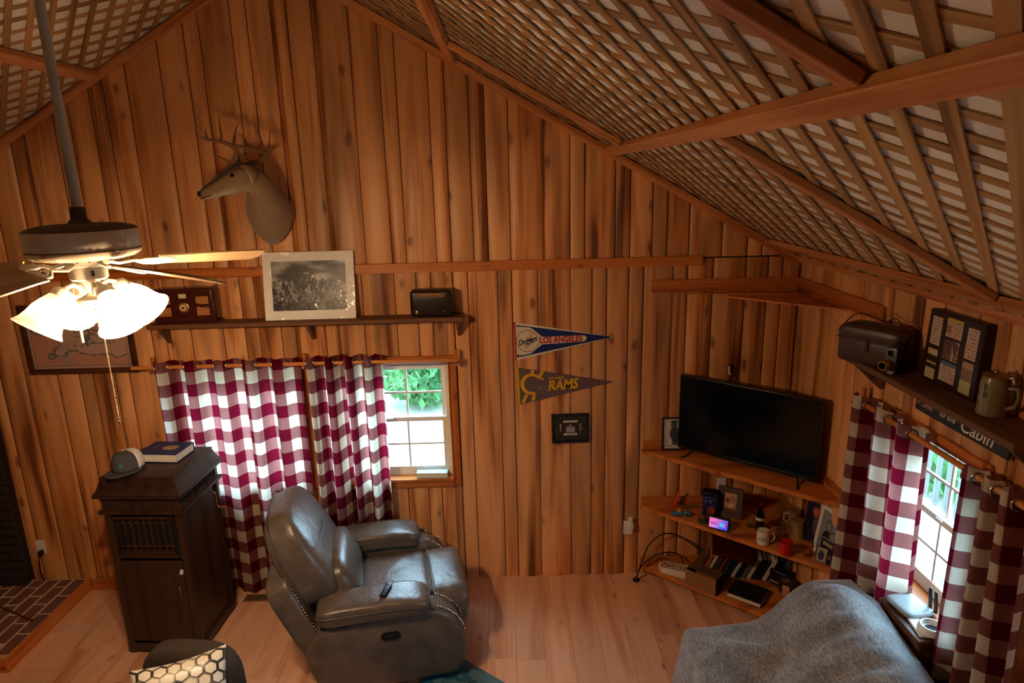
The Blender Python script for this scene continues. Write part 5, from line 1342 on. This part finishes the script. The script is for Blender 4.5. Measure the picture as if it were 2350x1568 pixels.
framed('couple_portrait', 'white framed grey portrait of two figures leaning by the curtain', 'photo frame', .225, .33, (1.975, -.80, Z2+.002), (radians(-9), 0, radians(-78)), WHF, cpl, .028, 44, 60, .014)
mg = thing('folded_card', 'dark blue card with a standing figure beside the grey portrait', 'card', onz(*z2(1905, 800))+Vector((.02, .03, .001)), (radians(-6), 0, radians(-55)))
MB().box((0, .002, .14), (.15, .004, .28)).build('card', mat('navy_card', rgb(16, 22, 54), .4), mg); print_panel('picture', mg, upright(0, -.0006, .14), .148, .278, 30, 50, fanfn)
op = thing('paperback', 'small blue paperback with yellow title leaning on the portrait', 'book', (1.955, -.845, Z2+.002), (radians(-9), 0, radians(-70)))
MB().box((0, .006, .075), (.105, .012, .15)).build('pages', PAPER, op); print_panel('cover', op, upright(0, -.0006, .075), .105, .15, 40, 50, opan)
GOLDF = mat('gold_metal_frame', rgb(200, 168, 96), .25, .9)
framed('mini_frame', 'tiny gold frame with a grey snapshot at the shelf end', 'photo frame', .075, .10, onz(*z2(1995, 985))+Vector((0, .01, .002)), (radians(-14), 0, radians(-50)), GOLDF, lambda u, v: (.16, .16, .16) if ell(u, v, .5, .45, .3, .35) else (.62, .6, .56), .007, 20, 26, .008)
AMB = mat('amber_glass', rgb(150, 84, 40), .15, var=.3)
fg = thing('amber_figurine', 'amber glass animal figurine at the front of the middle shelf', 'figurine', onz(*z2(1865, 910)), radians(20))
MB().puff((0, 0, .03), (.06, .035, .045), .9, 1, n=16, m=10).build('body', AMB, fg, 60); MB().puff((.02, 0, .07), (.03, .026, .05), 1, 1, n=12, m=8).build('head', AMB, fg, 60)
for q in (-1, 1): MB().puff((.022, q*.01, .098), (.010, .007, .02), 1, 1, n=8, m=6).build('ear', AMB, fg, 60)
MB().puff((-.035, 0, .02), (.03, .014, .014), 1, 1, n=10, m=6).build('tail', AMB, fg, 60)
# TV cables hanging behind
cb = thing('television_cables', 'tangle of dark cables hanging behind the middle shelf', 'cables', (1.78, -.10, .64))
for q in range(4): MB().tube(soft([(-.22+.05*q, .02, .36), (-.15+.06*q, -.02*q, .22), (-.02+.05*q, -.03, .16+.03*q), (.10+.02*q, -.06, .24), (.13, -.05, .37)]), .0035, 6).build('cable', BLACK, cb, 60)

# ---- bottom shelf
Z3 = .0905
def on3(a, b): return onz(*z2(a, b), z=Z3)
TXTB = mat('brown_print', rgb(120, 66, 40), .6)
bo = thing('boat_shaped_box', 'white boat-shaped keepsake box with brown print', 'keepsake box', on3(450, 1080), radians(-26))
MB().prism([(-.12, 0), (-.09, -.045), (.10, -.05), (.10, .05), (-.08, .045)], .0, .05, 'z').build('body', CER, bo)
def boatfn(u, v):
    c = (.84, .80, .72)
    if u < .55 and fbm(u*9, v*9, 3, 3) > .5: c = (.55, .32, .22)
    if u > .6 and int(v*9) % 2 and int(u*30) % 4: c = (.28, .24, .2)
    return c
print_panel('print', bo, Matrix.Translation((.0, 0, .0508)), .19, .085, 60, 26, boatfn)
CARD = mat('brown_cardboard', rgb(152, 104, 68), .8, var=.06); 
b0, b1 = on3(560, 1200), on3(880, 1340); bd = b1-b0; ba = math.atan2(bd.y, bd.x); bl_ = bd.length
cx = thing('cardboard_box', 'open brown cardboard box with a dark side panel', 'box', b0, ba)
W_, D_, H_ = bl_, .13, .125
MB().box((W_/2, .0015, H_/2), (W_, .003, H_)).build('front_panel', CARD, cx); MB().box((W_/2, D_, H_/2), (W_, .003, H_)).build('back_panel', CARD, cx)
MB().box((W_-.0015, D_/2, H_/2), (.003, D_-.004, H_)).build('side_panel', BLACKM, cx); MB().box((.0015, D_/2, H_/2), (.003, D_-.004, H_)).build('side_panel', CARD, cx); MB().box((W_/2, D_/2, .002), (W_-.006, D_-.004, .003)).build('bottom_panel', CARD, cx)
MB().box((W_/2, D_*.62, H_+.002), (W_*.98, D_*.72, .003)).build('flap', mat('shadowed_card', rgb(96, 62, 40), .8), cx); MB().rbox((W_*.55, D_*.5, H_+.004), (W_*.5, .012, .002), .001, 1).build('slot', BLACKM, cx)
# leaning row of books
bkc = [(86, 62, 40), (176, 84, 30), (214, 196, 176), (70, 72, 74), (146, 60, 40), (40, 58, 80), (26, 40, 66), (200, 194, 184), (24, 30, 34), (96, 92, 84), (190, 184, 170), (22, 24, 28), (20, 26, 30), (206, 200, 190)]
blab = ['brown', 'orange', 'cream', 'slate grey', 'rust red', 'steel blue', 'navy', 'white', 'near-black green', 'grey', 'pale tan', 'black', 'charcoal blue', 'ivory-edged dark']
bs, be = on3(640, 900), on3(1330, 1000)
bs = Vector((1.36, -.135, Z3)); be = Vector((1.83, -.235, Z3)); bdir = (be-bs); bang = math.atan2(bdir.y, bdir.x)
for q, (c, nm) in enumerate(zip(bkc, blab)):
    p = bs+bdir*(q/13.0); w = .016+.012*_h(q, 3); h = .165+.035*_h(q, 9); dpt = .115
    t = thing('shelf_book', '%s book, number %d from the left in the leaning row on the lowest shelf' % (nm, q+1), 'book', p+Vector((0, 0, .006)), (0, radians(24), bang), 'leaning books on the lowest shelf')
    m_ = mat('book_cover', rgb(*c), .5, var=.1)
    MB().box((0, 0, h/2), (w*.8, dpt*.97, h*.97)).build('pages', PAPER, t)
    for s_ in (-1, 1): MB().box((s_*w*.45, 0, h/2), (w*.1, dpt, h)).build('cover', m_, t)
    MB().rbox((0, -dpt/2, h/2), (w, .004, h), .0015, 1).build('spine', m_, t)
rb = thing('red_album', 'large dark red album lying across the leaning books', 'album', (1.60, -.215, .305), (radians(8), radians(10), bang-.05))
MRN = mat('maroon_leatherette', rgb(70, 12, 12), .35, var=.2)
MB().box((0, 0, .016), (.285, .20, .022)).build('pages', PAPER, rb); MB().rbox((0, 0, .030), (.295, .21, .006), .002, 1).build('cover', MRN, rb); MB().rbox((0, 0, .002), (.295, .21, .006), .002, 1).build('cover', MRN, rb); MB().rbox((0, -.105, .016), (.295, .006, .034), .002, 1).build('spine', MRN, rb)
l0, l1, l2 = on3(970, 1370), on3(1300, 1490), on3(1480, 1280); ld = l1-l0
bi = thing('black_binder', 'black binder with white page edges at the front of the lowest shelf', 'binder', (l0+l2)/2+Vector((0, 0, .0)), math.atan2(ld.y, ld.x))
lw, lh = ld.length+.02, .20
MB().box((0, 0, .019), (lw-.008, lh-.008, .026)).build('pages', PAPER, bi); MB().rbox((0, .003, .034), (lw, lh, .005), .002, 1).build('cover', BLACKM, bi); MB().rbox((0, .003, .003), (lw, lh, .005), .002, 1).build('cover', BLACKM, bi); MB().rbox((0, lh/2, .019), (lw, .006, .036), .002, 1).build('spine', BLACKM, bi)
framed('maroon_frame', 'maroon edged frame standing at the right of the lowest shelf', 'photo frame', .17, .22, on3(1500, 1200)+Vector((.05, .06, .003)), (radians(-16), 0, radians(-52)), MRN, lambda u, v: (.80, .76, .68) if u < .3 and v > .1 else ((.12, .12, .13) if fbm(u*6, v*6, 4, 2) > .35 else (.3, .3, .3)), .012, 40, 50, .014)
bx = thing('black_case', 'glossy black case with silver strip behind the maroon frame', 'case', (1.925, -.335, Z3), radians(-50)); MB().rbox((0, 0, .06), (.14, .09, .12), .012, 3).build('body', BLACK, bx, 40); MB().rbox((.0, -.0455, .03), (.12, .004, .014), .001, 1).build('strip', SILV, bx)
wd = thing('wooden_ornament', 'dark round wooden ornament with a pale face near the throw', 'ornament', on3(1640, 1330), radians(-40)); MB().puff((0, 0, .075), (.13, .07, .15), .8, .9, n=24, m=14).build('body', DARKW, wd, 60); MB().rbox((.0, -.036, .06), (.05, .012, .08), .01, 2).build('face', mat('pale_wood_face', rgb(196, 150, 118), .6), wd, 40)
# floor cables by the shelves
fc = thing('floor_cables', 'two black cables looping from the floor to the lowest shelf', 'cable', (.93, -.10, 0))
e0 = at(1460, 1330, z=.01)-Vector((.93, -.10, 0))
for h, e in ((.36, .50), (.20, .36)): MB().tube(soft([e0, e0+Vector((.02, 0, .08)), e0+Vector((.09, .02, h*.75)), e0+Vector((.20, .03, h)), e0+Vector((.32, .03, h*.95)), e0+Vector((e, .0, h*.62))]), .005, 8).build('cable', BLACK, fc, 60)
MB().lathe([(.026, 0), (.026, .012), (.012, .02), (.008, .03)], 16, Matrix.Translation(e0-Vector((0, 0, .01)))).build('floor_grommet', BLACK, fc, 40)

# ================================================================== shelf on the right wall
RZ = 2.045
s3 = thing('side_wall_shelf', 'dark plank shelf over the right window', 'shelf', (2.013, -1.72, RZ-.03))
MB().rbox((-.105, 0, .015), (.21, 1.26, .03), .004, 1).build('board', RUSTIC_Y, s3)
for y in (.57, -.55): MB().prism([(0, 0), (-.17, 0), (-.17, -.015), (-.015, -.16), (0, -.16)], y-.013, y+.013, 'y').build('bracket', RUSTIC_Y, s3)
CASEB = mat('brown_case_leather', rgb(64, 42, 28), .38, var=.25, scale=12, bump=.15)
cs = thing('leather_camera_case', 'brown leather camera bag with carrying strap on the side shelf', 'camera case', (1.85, -1.31, RZ), math.atan2(-.83, .55))
MB().rbox((0, 0, .075), (.32, .13, .15), .03, 4).build('body', CASEB, cs, 40); MB().puff((0, 0, .155), (.325, .14, .12), .7, .25, n=40, m=16).build('lid', CASEB, cs, 60)
MB().rbox((0, -.067, .13), (.31, .008, .012), .003, 1).build('lid_edge', CASEB, cs); MB().rbox((.0, -.07, .105), (.018, .010, .06), .003, 1).build('clasp_strap', CASEB, cs)
for s_ in (-1, 1): MB().rbox((s_*.165, 0, .14), (.014, .03, .04), .004, 1).build('strap_lug', CASEB, cs)
MB().tube(soft([(-.165, 0, .15), (-.15, 0, .20), (-.09, .0, .25), (0, .01, .235), (.05, .0, .225), (.10, 0, .25), (.165, 0, .15)]), .007, 8, flat=.4).build('strap', CASEB, cs, 60)
p_ = at(2050, 856, z=RZ)
mc = thing('movie_camera', 'small vintage movie camera with brass lens beside the leather bag', 'camera', (p_.x-.03, p_.y-.02, RZ), radians(-62))
CAMG = mat('grey_green_enamel', rgb(72, 78, 72), .35); CAML = mat('black_leatherette', rgb(24, 22, 22), .7, bump=.3)
MB().rbox((.0, .07, .07), (.055, .14, .125), .006, 2).build('body', CAML, mc, 40); MB().rbox((0, -.002, .07), (.057, .012, .128), .004, 2).build('front_plate', CAMG, mc, 40)
MB().rbox((.0, -.010, .108), (.034, .008, .034), .003, 1).build('viewfinder', METAL, mc); MB().rbox((0, -.0145, .108), (.026, .002, .026), .002, 1).build('viewfinder_glass', SCR, mc)
MB().lathe([(.022, 0), (.022, .02), (.026, .022), (.026, .045), (.022, .05)], 24, Matrix.Translation((-.006, -.008, .05)) @ Matrix.Rotation(radians(90), 4, 'X')).build('lens', BRASS, mc, 40); MB().cyl((-.006, -.0585, .05), (-.006, -.060, .05), .017, n=20).build('lens_glass', SCR, mc, 40)
MB().rbox((.008, -.009, .014), (.03, .004, .02), .002, 1).build('name_plate', METAL, mc)
# collage frame
cf = thing('collage_frame', 'dark multi-opening frame of cards and snapshots on the side shelf', 'photo frame', (1.955, -1.725, RZ+.001), (radians(-2), 0, -pi/2))
cw, ch_ = .365, .335
CFW = mat('espresso_frame', rgb(44, 22, 14), .45, var=.15)
MB().rbox((0, .026, ch_/2), (cw, .05, ch_), .004, 1).build('shadow_box', CFW, cf)
def cardfn(sd, head, ph):
    def f(u, v):
        c = (.80, .70, .62)
        if head and v > .82: return head
        if ph and u < .3 and .2 < v < .62: return (.62, .42, .34)
        if .1 < u < .92 and int(v*17) % 2 and _h(int(u*22), int(v*17), sd) > .35: c = (.58, .48, .42)
        return c
    return f
def groupfn(u, v):
    c = mixc((.28, .18, .14), (.5, .38, .32), fbm(u*7, v*5, 6, 3)); 
    if u > .55 and fbm(u*11, v*9, 2, 2) > .55: c = (.72, .66, .6)
    return c
ops = [(-.118, .24, .07, .13, cardfn(1, None, 0)), (.0, .275, .105, .085, cardfn(2, (.78, .70, .30), 1)), (.122, .235, .07, .135, cardfn(3, None, 0)), (.0, .175, .105, .09, groupfn), (-.118, .085, .07, .14, lambda u, v: (.22, .18, .15) if .35 < v < .8 and fbm(u*5, v*5, 3, 2) > .2 and not (.5 < v < .56) else (.76, .70, .52)),
       (.0, .075, .105, .09, cardfn(5, (.35, .42, .56), 0)), (.122, .085, .07, .14, lambda u, v: (.56, .42, .36) if .42 < v < .78 else ((.72, .70, .46) if v <= .42 else (.70, .56, .42)))]
for x, z, w, h, f in ops:
    print_panel('card', cf, upright(x, -.0006, z), w, h, 26, 34, f)
# stein
p_ = at(2262, 948, z=RZ)
GLZ = mat('olive_stoneware_glaze', rgb(126, 116, 88), .22, var=.1, scale=20)
sn = thing('lidded_stein', 'tall olive stoneware beer stein with metal lid and B B letters', 'stein', (p_.x+.012, p_.y-.01, RZ), radians(-62))
MB().lathe([(.050, 0), (.053, .006), (.053, .012), (.051, .02), (.051, .13), (.046, .150), (.045, .158)], 36).build('body', GLZ, sn, 40)
MB().lathe([(.047, .158), (.048, .162), (.035, .172), (.012, .176), (.010, .184), (.004, .188)], 30).build('lid', mat('pewter_lid', rgb(150, 118, 84), .3, .8), sn, 40)
MB().tube([(.049, 0, .12), (.082, 0, .125), (.09, 0, .09), (.08, 0, .05), (.05, 0, .035)], .008, 10).build('handle', GLZ, sn, 60); MB().tube([(.043, 0, .16), (.06, 0, .165), (.066, 0, .14)], .005, 8).build('hinge', METAL, sn, 60)
NVY = mat('navy_glaze_letters', rgb(24, 30, 44), .3)
for s_, z in (('B', .118), ('B', .086)): wrapt(sn, s_, .0512, z, .036, NVY, radians(262))
# cabin sign
sg = thing('cabin_sign', 'dark wooden sign reading Welcome to the Cabin under the side shelf', 'sign', (1.992, -1.80, 1.865), (0, 0, -pi/2))
SIGNM = mat('slate_sign_paint', rgb(42, 44, 48), .6, var=.15)
MB().rbox((0, 0, .075), (.62, .014, .15), .004, 1).build('board', SIGNM, sg)
CRM = mat('cream_sign_letters', rgb(226, 216, 196), .6)
text('lettering', 'Welcome', .085, CRM, sg, upright(.04, -.0075, .105), shear=.2, bold=.001); text('lettering', 'to the', .045, CRM, sg, upright(-.07, -.0075, .045), shear=.25); text('lettering', 'Cabin', .088, CRM, sg, upright(.12, -.0075, .045), shear=.25, bold=.001)
print_panel('painted_scene', sg, upright(-.235, -.0076, .085), .12, .11, 30, 28, lambda u, v: (.60, .42, .36) if fbm(u*4, v*4, 5, 3) > .55 else ((.66, .58, .52) if fbm(u*7, v*7, 9, 2) > .6 else (.2, .18, .18)))

# ================================================================== stand with router beside the right window
pb = at(2105, 1375, z=.93)
sd = thing('side_stand', 'tall dark wooden stand under the right window', 'stand', (1.91, -1.815, 0))
STW = wood('stand_walnut', rgb(104, 60, 32), rgb(80, 44, 22), rgb(44, 22, 12), 'z', rough=.45, broad=12, knots=False)
MB().rbox((0, .0, .455), (.15, .32, .88), .006, 1).build('body', STW, sd); MB().rbox((0, 0, .905), (.17, .335, .03), .005, 1).build('top', STW, sd)
for y in (-.13, .13): MB().box((0, y, .01), (.15, .03, .02)).build('foot', STW, sd)
rt = thing('wifi_router', 'flat rounded grey wireless router with two upright antennas', 'router', (1.925, -1.745, .921), radians(8))
MB().puff((0, 0, .016), (.15, .175, .034), .5, .35, n=40, m=12).build('case', mat('pale_router_plastic', rgb(150, 160, 164), .3), rt, 60)
for y in (-.075, -.03 if False else .02):
    MB().rbox((.07, y-.06 if y > 0 else y, .075), (.010, .018, .11), .004, 2, rot=(radians(-6), 0, 0)).build('antenna', BLACK, rt, 40)
MB().tube([(.05, -.09, .012), (.06, -.12, .01), (.02, -.15, .006), (-.03, -.13, .005), (-.085, -.12, .0)], .003, 6).build('cord', mat('grey_cord', rgb(120, 120, 118), .5), rt, 60)
pl = thing('speaker_plate', 'white plate with a round black speaker opening beside the router', 'speaker', (1.915, -1.90, .9205), radians(-8))
MB().rbox((0, 0, .006), (.12, .13, .011), .004, 1).build('plate', WHITE, pl); MB().lathe([(.06, .011), (.058, .03), (.05, .042), (.044, .042), (.04, .02), (.001, .018)], 32, Matrix.Translation((.01, -.02, 0)), caps=False).build('ring', WHITE, pl, 40)
MB().lathe([(.040, .0135), (.001, .0135)], 28, Matrix.Translation((.01, -.02, .006)), caps=False).build('cone', BLACKM, pl, 40)
# ---- small angle bracket shelf end above the right curtain
tg2 = thing('rod_stop', 'wooden block and dowel stub at the end of the right curtain rod', 'wooden block', (2.0, -2.33, 1.80))
MB().rbox((-.04, 0, 0), (.10, .03, .035), .003, 1).build('block', TRIM_X, tg2); MB().cyl((-.07, -.02, -.06), (-.07, -.14, -.06), .014, n=14).build('dowel_stub', DOWEL, tg2, 40)
# ================================================================== outside the windows
GRASS = mat('pale_gravel_yard', rgb(150, 152, 140), .9, var=.3, scale=3)
og = MB(); 
og.box((0, 14, -.75), (60, 27.6, .3)).build('lawn', GRASS); tag(bpy.data.objects['lawn'], 'pale gravel yard outside the gable windows', 'lawn', kind='structure')
og2 = MB().box((17, -13, -.75), (29, 26, .3)).build('yard', GRASS); tag(og2, 'pale gravel side yard outside the right window', 'yard', kind='structure')
LEAF = NT('pale_backlit_leaf'); LEAF.n.remove(LEAF.b)
_d = LEAF.new('ShaderNodeBsdfDiffuse'); _t = LEAF.new('ShaderNodeBsdfTranslucent'); _m = LEAF.new('ShaderNodeMixShader')
_nz = LEAF.noise(LEAF.coords((2, 2, 2)), 1.0, 3); _c = LEAF.ramp(_nz, [(.3, rgb(62, 110, 74)), (.7, rgb(112, 158, 104))]); LEAF.l(_c, _d.inputs[0]); LEAF.l(_c, _t.inputs[0]); _m.inputs[0].default_value = .5
LEAF.l(_d.outputs[0], _m.inputs[1]); LEAF.l(_t.outputs[0], _m.inputs[2]); LEAF.l(_m.outputs[0], LEAF.out.inputs[0]); LEAF = LEAF.m
BARK = mat('grey_bark', rgb(120, 104, 86), .9, var=.3)
def shrub(label, x, y, h, r, n, seed):
    t = thing('garden_shrub', label, 'shrub', (x, y, -.6), 0, 'shrubs outside the windows'); rr = random.Random(seed)
    for q in range(4): MB().tube([(0, 0, 0), (.10*cos(q*1.6), .10*sin(q*1.6), h*.3), (.3*r*cos(q*1.6), .3*r*sin(q*1.6), h*.65)], [.04, .03, .012], 6).build('stem', BARK, t, 60)
    mb = MB()
    for i in range(n):
        while True:
            p = Vector((rr.uniform(-1, 1), rr.uniform(-1, 1), rr.uniform(-1, 1)))
            if .3 < p.length < 1: break
        c = Vector((p.x*r, p.y*r, h*.5+p.z*h*.48)); s = rr.uniform(.05, .12)
        e = Euler((rr.uniform(0, 6), rr.uniform(0, 6), rr.uniform(0, 6))).to_matrix()
        mb.add([c+e @ Vector(q) for q in ((-s, 0, 0), (0, -s*.5, 0), (s, 0, 0), (0, s*.5, 0))], [(0, 1, 2, 3)])
    mb.build('foliage', LEAF, t, kind='stuff')
shrub('rounded green shrub straight out from the uncovered gable window', -1.35, 5.7, 1.35, .75, 1700, 1)
shrub('green shrub left of the rounded one outside the gable window', -3.0, 6.2, 1.5, .85, 1700, 2)
shrub('taller shrub farther out behind the gable window', -2.2, 9.3, 2.0, 1.0, 1700, 3)
shrub('low shrub farthest left outside the gable windows', -5.0, 6.6, 1.3, .9, 1400, 6)
shrub('small far shrub at the right of the gable window view', -.35, 7.8, 1.5, .8, 1200, 7)
shrub('leafy shrub beyond the deck outside the right window', 4.9, 2.2, 1.5, .8, 1600, 4)
shrub('broad shrub farther beyond the deck outside the right window', 6.6, 3.6, 1.9, 1.0, 1600, 5)
PALEW = mat('weathered_grey_deck', rgb(96, 100, 96), .7, var=.15, scale=6)
def railing(label, p, rz, L):
    t = thing('deck_railing', label, 'railing', p, rz)
    for z in (.15, .95): MB().rbox((L/2, 0, z), (L, .05, .09), .005, 1).build('rail', PALEW, t)
    n = int(L/.9)
    for i in range(n+1): MB().rbox((i*L/n, 0, .475), (.09, .09, 1.44), .005, 1).build('post', PALEW, t)
    for i in range(int(L/.14)): MB().rbox((.07+i*.14, 0, .55), (.035, .035, .72), .003, 1).build('baluster', PALEW, t)
    MB().rbox((L*.35, .03, .5), (1.3, .03, .08), .003, 1, rot=(0, radians(48), 0)).build('brace', PALEW, t)
    return t
railing('weathered deck railing outside the right window', (3.6, -3.0, .0), radians(90), 4.1)
tag(MB().box((3.05, -1.4, -.402), (1.8, 5.2, .30)).build('deck', PALEW), 'weathered wooden deck outside the right window', 'deck')
SHED = thing('garden_shed', 'weathered grey shed far outside the gable windows', 'shed', (-1.6, 13.0, -.6))
MB().box((0, 0, 1.1), (3.4, 2.2, 2.2)).build('walls', PALEW, SHED); MB().prism([(-1.9, 2.2), (1.9, 2.2), (0, 3.2)], -1.3, 1.3).build('roof', mat('pale_shingle', rgb(170, 176, 180), .8), SHED)
MB().box((.6, -1.11, .95), (.8, .04, 1.8)).build('door', mat('shed_door', rgb(150, 160, 160), .7), SHED)
